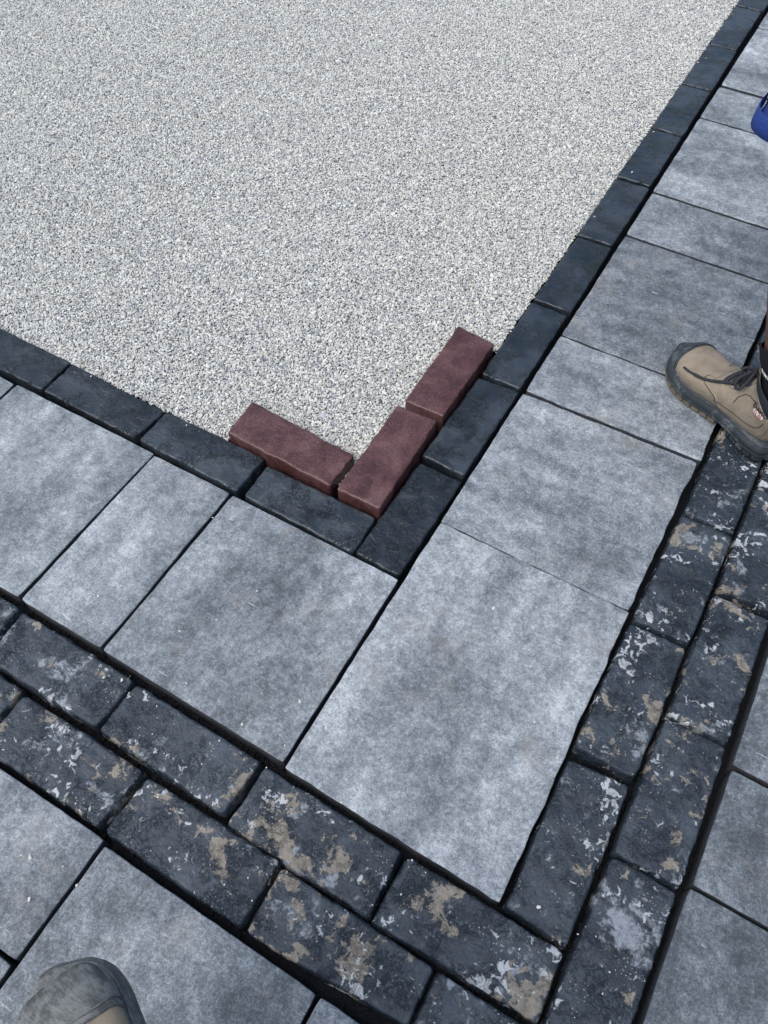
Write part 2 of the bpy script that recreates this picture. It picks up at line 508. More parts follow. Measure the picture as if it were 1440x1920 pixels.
def rect(x0, x1, y0, y1):
    j = lambda: random.uniform(-0.0015, 0.0015)
    return [(x0 + j(), y0 + j()), (x1 + j(), y0 + j()), (x1 + j(), y1 + j()), (x0 + j(), y1 + j())]
W = 0.437
EXTRA_SLABS = dict(
    L4=rect(-1.335, -1.112, -0.434, 0.0), L5=rect(-1.785, -1.345, -0.434, 0.0), L6=rect(-2.01, -1.797, -0.434, 0.0),
    L7=rect(-2.46, -2.02, -0.434, 0.0),
    R8=rect(0, W, 2.656, 2.86), R9=rect(0, W, 2.872, 3.31), R10=rect(0, W, 3.322, 3.53), R11=rect(0, W, 3.54, 3.98),
    S0=rect(0.7130, 1.150, 0.452, 0.89), S1=rect(0.7125, 1.150, -0.030, 0.440), S2=rect(0.7150, 1.150, -0.2622, -0.0425),
    S3=rect(0.7120, 1.150, -0.7000, -0.2720), S4=rect(0.713, 1.150, 0.902, 1.11), S5=rect(0.713, 1.150, 1.12, 1.56),
    S6=rect(1.162, 1.60, -0.25, 0.19), S7=rect(1.162, 1.60, 0.20, 0.64), S8=rect(1.162, 1.60, -0.70, -0.262),
    S9=rect(1.162, 1.60, 0.652, 1.09),
    T1=rect(-0.645, -0.2050, -0.9250, -0.7120), T2=rect(-0.1960, 0.2430, -1.153, -0.7210), T3=rect(0.2535, 0.470, -1.153, -0.7225),
    T0=rect(-0.645, -0.2085, -1.376, -0.9375), T4=rect(-0.870, -0.657, -1.153, -0.712), T5=rect(0.481, 0.918, -1.153, -0.712),
    T6=rect(-1.32, -0.88, -1.153, -0.712), T7=rect(-0.197, 0.243, -1.60, -1.165), T8=rect(0.254, 0.690, -1.60, -1.165),
    T9=rect(0.93, 1.37, -1.153, -0.712))
for i in range(5):
    for j in range(9):
        x0 = 1.612 + i * 0.4485 if j < 6 else 0.713 + i * 0.4485
        if i < 4 or j >= 6:
            EXTRA_SLABS['RX%d_%d' % (i, j)] = rect(x0, x0 + 0.437, -0.70 + j * 0.4485, -0.263 + j * 0.4485)
for i in range(9):
    for j in range(2):
        EXTRA_SLABS['TX%d_%d' % (i, j)] = rect(-1.55 + i * 0.4485, -1.113 + i * 0.4485, -2.06 - j * 0.4485, -1.612 - j * 0.4485 - 0.011)
EXTRA_SLABS.update(SX1=rect(0.713, 1.150, 1.570, 1.980), SX2=rect(1.162, 1.600, 1.102, 1.540), SX3=rect(1.162, 1.600, 1.551, 1.980),
    SX4=rect(-1.765, -1.331, -1.153, -0.712), SX5=rect(-2.21, -1.777, -1.153, -0.712), SX6=rect(-1.55, -1.107, -1.60, -1.165))
for i in range(2):
    EXTRA_SLABS['TX_%d' % i] = rect(-1.095, -0.657, -1.60 + i * 5, -1.165 + i * 5) if i == 0 else rect(0.70, 1.137, -1.60, -1.165)
BL, BW, BG = 0.291, 0.110, 0.014
EXTRA_BRICKS = dict(A0=rect(-0.948, -0.657, -0.5625, -0.4515), B0=rect(-0.819, -0.5275, -0.6960, -0.5800),
    B4=rect(0.4010, 0.6900, -0.7010, -0.5950), D4=rect(0.5800, 0.6930, -0.5800, -0.2900), D1=rect(0.5780, 0.6900, 0.3160, 0.6110),
    C1=rect(0.4540, 0.5640, 0.4680, 0.7600))
for i in range(1, 6):
    EXTRA_BRICKS['A-%d' % i] = rect(-0.948 - i * 0.305, -0.657 - i * 0.305, -0.563, -0.453)
    EXTRA_BRICKS['B-%d' % i] = rect(-0.819 - i * 0.305, -0.528 - i * 0.305, -0.696, -0.585)
for i in range(0, 9):
    EXTRA_BRICKS['C+%d' % i] = rect(0.454, 0.564, 0.772 + i * 0.303, 1.062 + i * 0.303)
    EXTRA_BRICKS['D+%d' % i] = rect(0.578, 0.690, 0.625 + i * 0.303, 0.915 + i * 0.303)
EDGE_EXTRA = dict(M4=rect(-1.335, -1.0410, 0.0200, 0.1270), K8=rect(-0.121, -0.019, 2.159, 2.452), K9=rect(-0.121, -0.022, 2.461, 2.770))
for i in range(0, 4):
    EDGE_EXTRA['M%d' % (5 + i)] = rect(-1.64 - i * 0.303, -1.347 - i * 0.303, 0.018, 0.126)
    EDGE_EXTRA['K%d' % (10 + i)] = rect(-0.122, -0.019, 2.780 + i * 0.303, 3.072 + i * 0.303)

def grow(q, m):
    c = (sum(p[0] for p in q) / 4, sum(p[1] for p in q) / 4)
    return [(p[0] + math.copysign(m, p[0] - c[0]), p[1] + math.copysign(m, p[1] - c[1])) for p in q]
TONE = {'BIG': .05, 'R1': .03, 'R2': .03, 'R3': -.11, 'R4': -.06, 'R5': -.03, 'R6': 0.0, 'R7': .05, 'L1': .01, 'L2': .05, 'L3': .02, 'T2': -.05, 'T1': .0, 'S3': -.13, 'S2': -.10, 'S1': -.05}
SLAB_Z = {'BIG': 0.001, 'R1': -0.001, 'L1': 0.0, 'R2': 0.001}
for k, q in list(PIECES.items()) + list(EXTRA_SLABS.items()):
    if k[0] in 'RLST' or k == 'BIG':
        far = 'X' in k or k in ('R8', 'R9', 'R10', 'R11', 'S6', 'S7', 'S8', 'S9', 'T6', 'T7', 'T8', 'T9', 'L5', 'L6', 'L7')
        wob = 0.0013 if k in ('BIG', 'R1', 'R2', 'R3') else 0.0008
        mt = M['slab_dusty'] if k[0] in 'ST' else (M['slab_y'] if k[0] in 'LB' else M['slab_x'])
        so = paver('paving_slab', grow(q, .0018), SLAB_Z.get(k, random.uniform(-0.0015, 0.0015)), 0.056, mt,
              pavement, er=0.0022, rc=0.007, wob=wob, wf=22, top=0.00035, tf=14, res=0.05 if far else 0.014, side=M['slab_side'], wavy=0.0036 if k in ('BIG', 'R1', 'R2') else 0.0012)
        tn = TONE.get(k, random.uniform(-.05, .05))
        so.color = (0.5 + tn, 0.5, 0.5, 1)
for k, q in list(PIECES.items()) + list(EXTRA_BRICKS.items()):
    if k[0] in 'ABCD' and k != 'BIG':
        far = '-' in k or '+' in k
        paver('black_brick', grow(q, .0022), -0.001 + random.uniform(-0.0025, 0.0012), 0.053, M['stain2'] if k in ('B1', 'A3', 'D2', 'B3', 'A4', 'D1') else M['stain'],
              pavement, er=0.0062, rc=0.009, wob=0.0015, wf=32, top=0.0021, tf=24, res=0.02 if far else 0.0045,
              tilt=(random.uniform(-.012, .012), random.uniform(-.012, .012)), notch=0.002, flare=0.0028)
for k, q in list(PIECES.items()) + list(EDGE_EXTRA.items()):
    if k[0] in 'KM':
        far = len(k) == 3 or k in ('M5', 'M6', 'M7', 'M8')
        paver('black_brick', grow(q, .0012), random.uniform(-0.002, 0.0015), 0.053, M['black'], edging, er=0.005, rc=0.008, wob=0.0014, wf=34,
              top=0.0011, tf=19, res=0.02 if far else 0.0045, tilt=(random.uniform(-.012, .012), random.uniform(-.01, .01)), notch=0.0015)

# ------------------------------------------------------------------ three loose red bricks
RG = 'dark red bricks lying loose in the corner'
RZ = 0.022
for q, lab in (
    ([(-0.5495, 0.1270), (-0.2570, 0.1165), (-0.2525, 0.2200), (-0.5540, 0.2370)],
     'dark red brick on the gravel at left, lying lengthwise along the left black edging'),
    ([(-0.2395, 0.1190), (-0.1280, 0.1180), (-0.1370, 0.4060), (-0.2455, 0.4000)],
     'middle dark red brick, its lower end touching the inner corner of the black edging'),
    ([(-0.2365, 0.4215), (-0.1310, 0.4225), (-0.1295, 0.7010), (-0.2385, 0.7120)],
     'upper right dark red brick, farthest up along the black edging beside the gravel')):
    o = paver('red_brick', q, RZ, 0.060, M['red'], None, er=0.0045, rc=0.006, wob=0.0016, wf=34, top=0.0012, tf=19, res=0.004,
              tilt=(random.uniform(-.01, .01), random.uniform(-.01, .01)), notch=0.0015)
    o['label'] = lab; o['category'] = 'brick'; o['group'] = RG

# ------------------------------------------------------------------ instanced grains (geometry nodes)
def chip_mesh(name, seed, flat=0.6, long_=1.35):
    rnd = random.Random(seed)
    bm = bmesh.new()
    bmesh.ops.create_icosphere(bm, subdivisions=1, radius=0.5)
    cuts = [(Vector((rnd.gauss(0, 1), rnd.gauss(0, 1), rnd.gauss(0, 1))).normalized(), rnd.uniform(0.26, 0.42)) for _ in range(7)]
    for v in bm.verts:
        for n_, d_ in cuts:
            k = v.co.dot(n_)
            if k > d_:
                v.co -= n_ * (k - d_)
        v.co = Vector((v.co.x * long_, v.co.y, v.co.z * flat))
    me = bpy.data.meshes.new(name)
    bm.to_mesh(me); bm.free()
    return me

def scatter(name, pts, size, mat, flat=0.6, seed=0, nvar=6, **props):
    """pts Nx3, size N: real grains, instanced over a point mesh by geometry nodes."""
    me = bpy.data.meshes.new(name)
    me.vertices.add(len(pts))
    me.vertices.foreach_set('co', np.ascontiguousarray(pts, dtype=np.float32).ravel())
    at = me.attributes.new('grain', 'FLOAT', 'POINT')
    at.data.foreach_set('value', np.ascontiguousarray(size, dtype=np.float32))
    rr = np.random.default_rng(seed)
    rt = me.attributes.new('turn', 'FLOAT_VECTOR', 'POINT')
    e = np.stack([rr.normal(0, 0.45, len(pts)), rr.normal(0, 0.45, len(pts)), rr.uniform(0, 6.283, len(pts))], 1)
    rt.data.foreach_set('vector', e.astype(np.float32).ravel())
    ix = me.attributes.new('pick', 'INT', 'POINT')
    ix.data.foreach_set('value', rr.integers(0, nvar, len(pts)).astype(np.int32))
    o = link(name, me, mat, None, False, **props)
    o['kind'] = 'stuff'
    g = bpy.data.node_groups.new(name + '_nodes', 'GeometryNodeTree')
    g.interface.new_socket('Geometry', in_out='INPUT', socket_type='NodeSocketGeometry')
    g.interface.new_socket('Geometry', in_out='OUTPUT', socket_type='NodeSocketGeometry')
    N, L = g.nodes.new, g.links.new
    gi, go = N('NodeGroupInput'), N('NodeGroupOutput')
    m2p = N('GeometryNodeMeshToPoints')
    L(gi.outputs[0], m2p.inputs[0])
    iop = N('GeometryNodeInstanceOnPoints')
    L(m2p.outputs[0], iop.inputs['Points'])
    join = N('GeometryNodeGeometryToInstance')
    for k in range(nvar):
        cm = chip_mesh('chip', seed * 50 + k, flat * random.uniform(0.8, 1.2), random.uniform(1.1, 1.6))
        cm.materials.append(mat)
        co = bpy.data.objects.new('chip_shape', cm)
        oi = N('GeometryNodeObjectInfo')
        oi.inputs['Object'].default_value = co
        L(oi.outputs['Geometry'], join.inputs[0])
    L(join.outputs[0], iop.inputs['Instance'])
    iop.inputs['Pick Instance'].default_value = True
    def named(nm, dt):
        a = N('GeometryNodeInputNamedAttribute'); a.data_type = dt
        a.inputs['Name'].default_value = nm
        return a.outputs[0]
    L(named('pick', 'INT'), iop.inputs['Instance Index'])
    e2r = N('FunctionNodeEulerToRotation')
    L(named('turn', 'FLOAT_VECTOR'), e2r.inputs[0])
    L(e2r.outputs[0], iop.inputs['Rotation'])
    L(named('grain', 'FLOAT'), iop.inputs['Scale'])
    L(iop.outputs[0], go.inputs[0])
    md = o.modifiers.new('grains', 'NODES')
    md.node_group = g
    return o

def jgrid(x0, x1, y0, y1, sp, z0, dz):
    nx, ny = int((x1 - x0) / sp), int((y1 - y0) / sp)
    X, Y = np.meshgrid(np.linspace(x0, x1, nx), np.linspace(y0, y1, ny))
    X = X.ravel() + rng.uniform(-.6, .6, nx * ny) * sp
    Y = Y.ravel() + rng.uniform(-.6, .6, nx * ny) * sp
    Z = z0 + rng.uniform(-1, 1, nx * ny) * dz
    return np.stack([X, Y, Z], 1)
P1 = jgrid(-2.9, -0.122, 0.122, 3.2, 0.0044, -0.0110, 0.0020)
# nothing where the camera cannot see from anywhere near: keep the wedge beside the edging dense, thin it far to the left
keep = (P1[:, 1] < 2.2 + 0.9 * (P1[:, 0] + 2.9)) | (rng.random(len(P1)) < 0.6)
P1 = P1[keep]
P2 = jgrid(-5.2, -0.125, 3.2, 5.4, 0.009, -0.0105, 0.003)
P3 = jgrid(-5.2, -2.9, 0.125, 3.2, 0.009, -0.0105, 0.003)
def size_of(n, s):
    return s * np.exp(rng.normal(0, 0.22, n))
S1_, S2_, S3_ = size_of(len(P1), 0.0066), size_of(len(P2), 0.0115), size_of(len(P3), 0.0115)
PA = np.concatenate([P1, P2, P3]); SA = np.concatenate([S1_, S2_, S3_])
_ = np.array([noise.noise(Vector((x * 3, y * 3, 5))) for x, y in PA[::1, :2][:1]])  # keeps noise warm
PA[:, 2] += 0.0025 * np.sin(PA[:, 0] * 5.1 + 1.3 * np.sin(PA[:, 1] * 3.3)) * np.cos(PA[:, 1] * 4.3)
# a few grains ride up against the edging
ok = (PA[:, 0] < -0.1245) & (PA[:, 1] > 0.1245) & ~((PA[:, 0] > -0.150) & (PA[:, 1] < 0.708)) & ~((PA[:, 1] < 0.150) & (PA[:, 0] > -0.548))
PA, SA = PA[ok], SA[ok]
# keep grains out of the red bricks
for (x0, x1, y0, y1) in ((-0.554, -0.252, 0.118, 0.228), (-0.245, -0.128, 0.118, 0.404), (-0.238, -0.129, 0.421, 0.706)):
    inside = (PA[:, 0] > x0 + .004) & (PA[:, 0] < x1 - .002) & (PA[:, 1] > y0 + .002) & (PA[:, 1] < y1 - .004)
    PA, SA = PA[~inside], SA[~inside]
scatter('gravel', PA, SA, M['gravel'], 0.62, 3, 8, label='bed of small pale grey and white angular gravel inside the black brick edging', category='gravel')

# dark crumbs in the open joints
jp = []
def strip(x0, x1, y0, y1, n):
    for _ in range(n):
        jp.append((random.uniform(x0, x1), random.uniform(y0, y1), -0.051 + abs(random.gauss(0, 1)) * 0.003))
strip(-1.5, 0.7, -0.592, -0.560, 2200)
strip(-1.5, 0.7, -0.725, -0.695, 500)
strip(0.560, 0.582, -0.6, 2.0, 1700)
strip(-1.5, 0.45, -0.458, -0.436, 1200)
jp = np.array(jp)
scatter('joint_grit', jp, np.exp(rng.normal(0, .4, len(jp))) * 0.0048, M['grit'], 0.8, 11, 5,
        label='dark crumbs of grit lying in the open joints between bricks', category='grit')

# pale chips lying on slabs and bricks
cp, cs = [], []
def top_chip(x, y, s):
    cp.append((x, y, s * 0.22 + 0.0005)); cs.append(s)
for x, y, s in [(-0.9019, -0.0509, 0.0052), (-0.533, -0.3484, 0.0069), (-0.2539, -0.1741, 0.0063), (-0.3372, -0.3275, 0.0063), (-0.2558, -0.4088, 0.0075), (-0.2866, -0.2694, 0.0069), (-0.1149, -0.4217, 0.0063), (-0.3697, -0.4672, 0.008), (-0.4041, -0.4807, 0.0069), (-0.295, -0.7975, 0.0086), (-0.2497, -0.8482, 0.008), (-0.1958, -0.7912, 0.0052), (-0.3119, -0.8033, 0.0052), (-0.4441, -0.0727, 0.0052), (-0.3842, -0.2349, 0.0046), (-0.0452, -0.3293, 0.0063), (-0.0227, -0.4141, 0.0034), (0.1905, 0.0372, 0.0069), (0.0272, -0.3477, 0.0069), (0.4999, -0.4273, 0.0069), (0.123, -0.4489, 0.0046)]:
    top_chip(x, y, s)
for _ in range(110):
    top_chip(random.uniform(-1.1, 0.66), random.uniform(-0.69, -0.45) if random.random() < .6 else random.uniform(-0.95, -0.05), random.uniform(0.0016, 0.0042))
for _ in range(9):
    if random.random() < .5:
        top_chip(-0.115 + abs(random.gauss(0, .02)), random.uniform(0.75, 2.8), random.uniform(.003, .0062))
    else:
        top_chip(random.uniform(-1.28, -0.57), 0.115 - abs(random.gauss(0, .02)), random.uniform(.003, .0062))
scatter('stone_chips', np.array(cp), np.array(cs), M['chip'], 0.6, 23, 5,
        label='tiny pale stone chips strewn over the grey slabs and black bricks', category='stone chips')
# ------------------------------------------------------------------ work boots
def mat_leather(name, lo, hi, smudge, amt):
    s = NT(name)
    v = s.coords()
    a = s.noise(v, 17, 8, 0.66, 0.4)
    g = s.noise(v, 420, 3, 0.6, 0, 3.0)
    c = s.ramp(a, [(0.3, lo), (0.7, hi)])
    k = s.math('MULTIPLY', s.step(s.noise(v, 26, 8, 0.72, 0.9, 13.0), 0.52, 0.68), amt)
    c = s.mix(k, c, smudge)
    cr_ = s.noise(s.coords((1, 3, 1)), 38, 5, 0.6, 0.8, 6.0)
    return s.done(c, 0.74, s.bump(g, 0.0003, 0.5, s.bump(cr_, 0.0016, 0.4)), 0.3)
M['leather'] = mat_leather('tan_leather', (0.180, 0.150, 0.110), (0.285, 0.240, 0.180), (0.095, 0.083, 0.070), 0.42)
M['leather_worn'] = mat_leather('dusty_tan_leather', (0.17, 0.135, 0.095), (0.30, 0.25, 0.18), (0.10, 0.080, 0.060), 0.7)
def mat_rubber(name, base, dust, amt):
    s = NT(name)
    v = s.coords()
    a = s.noise(v, 19, 7, 0.68, 1.0)
    b = s.noise(v, 140, 5, 0.7, 0.3, 4.0)
    vs = s.coords((1, 5, 1))
    st = s.noise(vs, 60, 5, 0.7, 0.6, 9.0)
    f = s.math('ADD', s.math('MULTIPLY', a, 0.7), s.math('MULTIPLY', st, 0.35))
    k = s.step(f, 0.62 - amt, 0.80 - amt, 0.0, 0.85)
    c = s.mix(k, base, dust)
    return s.done(c, 0.6, s.bump(b, 0.0005, 0.7, s.bump(st, 0.0006, 0.6)), 0.4)
M['rubber'] = mat_rubber('scuffed_black_rubber', (0.026, 0.032, 0.038), (0.15, 0.175, 0.185), 0.10)
M['rubber_dusty'] = mat_rubber('dust_grey_rubber', (0.065, 0.070, 0.070), (0.20, 0.213, 0.208), 0.16)
M['tread'] = mat_plain('brown_tread_rubber', (0.135, 0.112, 0.078), 0.8, 80, 0.0006, 0.35, 0.3)
M['lace'] = mat_plain('charcoal_cord', (0.028, 0.030, 0.036), 0.85, 600, 0.0006, 0.35, 0.3)
M['collar'] = mat_plain('padded_dark_cloth', (0.016, 0.020, 0.028), 0.8, 300, 0.0005, 0.3, 0.3)
M['sock'] = mat_plain('black_knit', (0.007, 0.007, 0.010), 0.95, 500, 0.0008, 0.4, 0.2)
M['metal'] = mat_plain('dull_eyelet_metal', (0.42, 0.40, 0.36), 0.4, 100, 0.0001, 0.2, 0.6)
M['white'] = mat_plain('white_label', (0.70, 0.68, 0.66), 0.6, 80, 0.0001, 0.08, 0.3)
M['redink'] = mat_plain('red_ink', (0.48, 0.07, 0.06), 0.6, 80, 0.0001, 0.1, 0.3)
M['thread'] = mat_plain('pale_thread', (0.36, 0.31, 0.24), 0.8, 200, 0.0002, 0.2, 0.3)
M['seam'] = mat_plain('dark_seam', (0.055, 0.045, 0.035), 0.8, 200, 0.0002, 0.2, 0.3)
M['skin'] = mat_plain('brown_skin', (0.105, 0.048, 0.030), 0.5, 45, 0.0004, 0.18, 0.45)
M['shorts'] = mat_plain('blue_cotton', (0.018, 0.045, 0.195), 0.85, 260, 0.0005, 0.22, 0.25)
M['shirt'] = mat_plain('dark_grey_cotton', (0.045, 0.048, 0.055), 0.9, 300, 0.0005, 0.2, 0.2)
M['denim'] = mat_plain('worn_dark_canvas', (0.035, 0.040, 0.055), 0.9, 300, 0.0006, 0.25, 0.2)
M['hair'] = mat_plain('short_dark_hair', (0.010, 0.008, 0.007), 0.6, 400, 0.002, 0.4, 0.4)
M['eye'] = mat_plain('eye_white', (0.6, 0.58, 0.55), 0.3, 50, 0.0, 0.05, 0.5)
M['lip'] = mat_plain('lip_skin', (0.12, 0.045, 0.038), 0.5, 50, 0.0002, 0.1, 0.4)

ST = [  # Sx, Sz, Tx, Tz, half width, y centre (lateral +)
    (.303, .034, .302, .037, .004, -.006), (.300, .028, .296, .052, .026, -.006), (.290, .028, .283, .066, .040, -.005),
    (.268, .028, .260, .075, .051, -.002), (.236, .028, .228, .077, .0565, .002), (.200, .028, .188, .084, .056, .004),
    (.165, .028, .150, .097, .050, .003), (.125, .028, .124, .112, .044, .001), (.080, .028, .108, .127, .040, 0),
    (.035, .030, .099, .141, .038, 0), (.004, .045, .094, .152, .038, 0), (-.006, .080, .092, .163, .040, 0),
    (-.001, .112, .093, .174, .042, 0), (.003, .138, .095, .184, .045, 0)]
def cr(u):
    n = len(ST) - 1
    x = min(max(u, 0.0), 1.0) * n
    i = min(int(x), n - 1); f = x - i
    p0, p1, p2, p3 = ST[max(i - 1, 0)], ST[i], ST[i + 1], ST[min(i + 2, n)]
    return [0.5 * (2 * b + (c - a) * f + (2 * a - 5 * b + 4 * c - d) * f * f + (3 * b - a - 3 * c + d) * f ** 3)
            for a, b, c, d in zip(p0, p1, p2, p3)]
def up(u, t):
    sx, sz, tx, tz, w, yc = cr(u)
    c, s_ = math.cos(t), math.sin(t)
    k = 0.5 + 0.5 * (math.copysign(abs(c) ** (0.85 if c > 0 else 0.6), c))
    # broad near the bottom, narrower over the instep ridge
    wd = w * math.copysign(abs(s_) ** 0.8, s_)
    if u > 0.35 and c > 0:
        wd *= 1 - 0.20 * c * sstep((u - 0.35) / 0.2) * (1 - sstep((u - 0.80) / 0.2))
    return Vector((sx + (tx - sx) * k, yc + wd, sz + (tz - sz) * k))
def upn(u, t, off=0.0):
    e = 0.004
    p = up(u, t)
    a = up(min(u + e, 1), t) - up(max(u - e, 0), t)
    b = up(u, t + e) - up(u, t - e)
    n = a.cross(b)
    if n.length < 1e-9:
        n = Vector((1, 0, 0))
    n.normalize()
    sx, sz, tx, tz, w, yc = cr(u)
    if n.dot(p - Vector(((sx + tx) / 2, yc, (sz + tz) / 2))) < 0:
        n = -n
    return p + n * off, n

def grid_mesh(name, fn, nu, nv, close_v=False, thick=0.0):
    V, F = [], []
    for i in range(nu + 1):
        for j in range(nv if close_v else nv + 1):
            V.append(tuple(fn(i / nu, j / nv)))
    m = nv if close_v else nv + 1
    for i in range(nu):
        for j in range(nv):
            a, b = i * m + j, i * m + (j + 1) % m
            F.append((a, b, b + m, a + m))
    me = bpy.data.meshes.new(name)
    me.from_pydata(V, [], F)
    return me

def tube_mesh(name, pts, r, seg=6, closed=False):
    pts = [Vector(p) for p in pts]
    n = len(pts); V, F = [], []
    up_ = Vector((0, 0, 1))
    for i, p in enumerate(pts):
        a = pts[(i + 1) % n] if (closed or i < n - 1) else p
        b = pts[i - 1] if (closed or i > 0) else p
        d = (a - b).normalized() if (a - b).length > 1e-9 else Vector((1, 0, 0))
        s_ = d.cross(up_)
        s_ = s_.normalized() if s_.length > 1e-4 else Vector((1, 0, 0))
        t_ = d.cross(s_)
        rr = r(i / max(1, n - 1)) if callable(r) else r
        for k in range(seg):
            an = 2 * math.pi * k / seg
            V.append(tuple(p + (s_ * math.cos(an) + t_ * math.sin(an)) * rr))
    for i in range(n if closed else n - 1):
        for k in range(seg):
            a = i * seg + k; b = i * seg + (k + 1) % seg
            c = ((i + 1) % n) * seg + (k + 1) % seg; d_ = ((i + 1) % n) * seg + k
            F.append((a, b, c, d_))
    if not closed:
        F.append(tuple(range(seg))[::-1]); F.append(tuple((n - 1) * seg + k for k in range(seg)))
    me = bpy.data.meshes.new(name)
    me.from_pydata(V, [], F)
    return me

def spline(ctrl, n=24):
    P = [Vector(c) for c in ctrl]
    out = []
    for i in range(len(P) - 1):
        a, b, c, d = P[max(i - 1, 0)], P[i], P[i + 1], P[min(i + 2, len(P) - 1)]
        m = max(2, n // (len(P) - 1))
        for k in range(m):
            f = k / m
            out.append(0.5 * (2 * b + (c - a) * f + (2 * a - 5 * b + 4 * c - d) * f * f + (3 * b - a - 3 * c + d) * f ** 3))
    out.append(P[-1])
    return out

SOLE = [(-.014, .026, 0), (.0, .037, 0), (.03, .0440, 0), (.07, .0435, 0), (.11, .0435, .001), (.15, .0505, .003), (.19, .0600, .004),
        (.225, .0635, .003), (.255, .0620, -.001), (.280, .0540, -.005), (.297, .041, -.006), (.308, .025, -.006)]
def sole_w(x):
    S = SOLE
    if x <= S[0][0]: return S[0][1], S[0][2]
    if x >= S[-1][0]: return S[-1][1], S[-1][2]
    i = max(k for k in range(len(S) - 1) if S[k][0] <= x)
    f = (x - S[i][0]) / (S[i + 1][0] - S[i][0])
    a, b, c, d = S[max(i - 1, 0)], S[i], S[i + 1], S[min(i + 2, len(S) - 1)]
    return tuple(0.5 * (2 * b[j] + (c[j] - a[j]) * f + (2 * a[j] - 5 * b[j] + 4 * c[j] - d[j]) * f * f + (3 * b[j] - a[j] - 3 * c[j] + d[j]) * f ** 3) for j in (1, 2))
def sole_outline(x0=-.015, x1=.3125, round_ends=(True, True), n=110):
    """closed outline, lateral side first"""
    top = []
    for i in range(n + 1):
        # cosine spacing: dense at both ends
        x = x0 + (x1 - x0) * (0.5 - 0.5 * math.cos(math.pi * i / n))
        w, c = sole_w(x)
        if round_ends[1] and x > x1 - 0.024:
            w *= max(0, 1 - ((x - x1 + .024) / .024) ** 2.6) ** 0.5
        if round_ends[0] and x < x0 + 0.016:
            w *= math.sqrt(max(0, 1 - ((x0 + .016 - x) / .016) ** 2))
        top.append((x, w, c))
    return [(x, c + w) for x, w, c in top] + [(x, c - w) for x, w, c in reversed(top[1:-1])]
def prism(name, outline, levels):
    """levels: (z, offset outwards); closed solid"""
    V, F = [], []
    n = len(outline)
    nrm = []
    for i in range(n):
        a, b = Vector(outline[i - 1]), Vector(outline[(i + 1) % n])
        d = (b - a); nn = Vector((d.y, -d.x))
        nn = nn.normalized() if nn.length > 1e-9 else Vector((1, 0))
        nrm.append(nn)
    area = sum(outline[i - 1][0] * outline[i][1] - outline[i][0] * outline[i - 1][1] for i in range(n))
    sg = 1 if area > 0 else -1
    for z, off in levels:
        for (x, y), nn in zip(outline, nrm):
            o_ = off(x, y) if callable(off) else off
            zz = z(x, y) if callable(z) else z
            V.append((x + sg * nn.x * o_, y + sg * nn.y * o_, zz))
    for k in range(len(levels) - 1):
        for i in range(n):
            j = (i + 1) % n
            F.append((k * n + i, k * n + j, (k + 1) * n + j, (k + 1) * n + i))
    F.append(tuple(range(n))[::-1]); F.append(tuple((len(levels) - 1) * n + i for i in range(n)))
    me = bpy.data.meshes.new(name)
    me.from_pydata(V, [], F)
    bm = bmesh.new(); bm.from_mesh(me)
    bmesh.ops.recalc_face_normals(bm, faces=bm.faces)
    bm.to_mesh(me); bm.free()
    return me

def text_mesh(body, size, extrude=0.0004):
    cu = bpy.data.curves.new('lettering', 'FONT')
    cu.body = body; cu.size = size; cu.extrude = extrude; cu.align_x = 'LEFT'; cu.align_y = 'CENTER'
    o = bpy.data.objects.new('lettering', cu)
    COL.objects.link(o)
    bpy.context.view_layer.update()
    dg = bpy.context.evaluated_depsgraph_get()
    me = bpy.data.meshes.new_from_object(o.evaluated_get(dg))
    bpy.data.objects.remove(o)
    return me

def side_point(u0, t0, x, y, ang, off):
    """the point of the upper lying x backwards and y up (side view, turned by ang) from the point (u0, t0)"""
    P0 = up(u0, t0)
    c, s_ = math.cos(ang), math.sin(ang)
    gx_, gz_ = P0.x - (x * c - y * s_), P0.z + (x * s_ + y * c)
    u, t = u0, t0
    for _ in range(12):
        q = up(u, t)
        e = 0.002
        a = (up(u + e, t) - up(u - e, t)) / (2 * e)
        b = (up(u, t + e) - up(u, t - e)) / (2 * e)
        det = a.x * b.z - b.x * a.z
        if abs(det) < 1e-9:
            break
        rx, rz = gx_ - q.x, gz_ - q.z
        u += max(-.05, min(.05, (rx * b.z - b.x * rz) / det))
        t += max(-.2, min(.2, (a.x * rz - rx * a.z) / det))
    return upn(u, t, off)[0]

def on_surface(me, u0, t0, ang, off, dx=0.0, dy=0.0):
    for v in me.vertices:
        x, y, z = v.co
        v.co = side_point(u0, t0, x + dx, y + dy, ang, off + z)

def local_jac(u0, t0, ang):
    """parameter steps so that +x runs at angle ang on the side plane (x' backwards, y' up)"""
    e = 0.003
    a = (up(u0 + e, t0) - up(u0 - e, t0)) / (2 * e)
    b = (up(u0, t0 + e) - up(u0, t0 - e)) / (2 * e)
    A = np.array([[-a.x, -b.x], [a.z, b.z]])           # (du,dt) -> (backwards, up)
    inv = np.linalg.inv(A)
    c, s_ = math.cos(ang), math.sin(ang)
    X = inv @ np.array([c, s_]); Y = inv @ np.array([-s_, c])
    return (X[0], Y[0]), (X[1], Y[1])

def crease(a, t):
    q = up(a, t)
    w = math.exp(-((q.x - .215) / .035) ** 2) * max(0, math.cos(t)) ** .5
    z = 0.0012 * noise.noise(q * 50) + w * 0.0030 * (abs(noise.noise(Vector((q.x * 75 + q.y * 14, q.y * 16, 2.0)))) - .3)
    w2 = math.exp(-((q.x - .10) / .05) ** 2)
    return Vector((0, 0, z)) + Vector((0, math.copysign(1, math.sin(t)) * w2 * .0016 * noise.noise(Vector((q.x * 60, 4, q.z * 60))), 0))

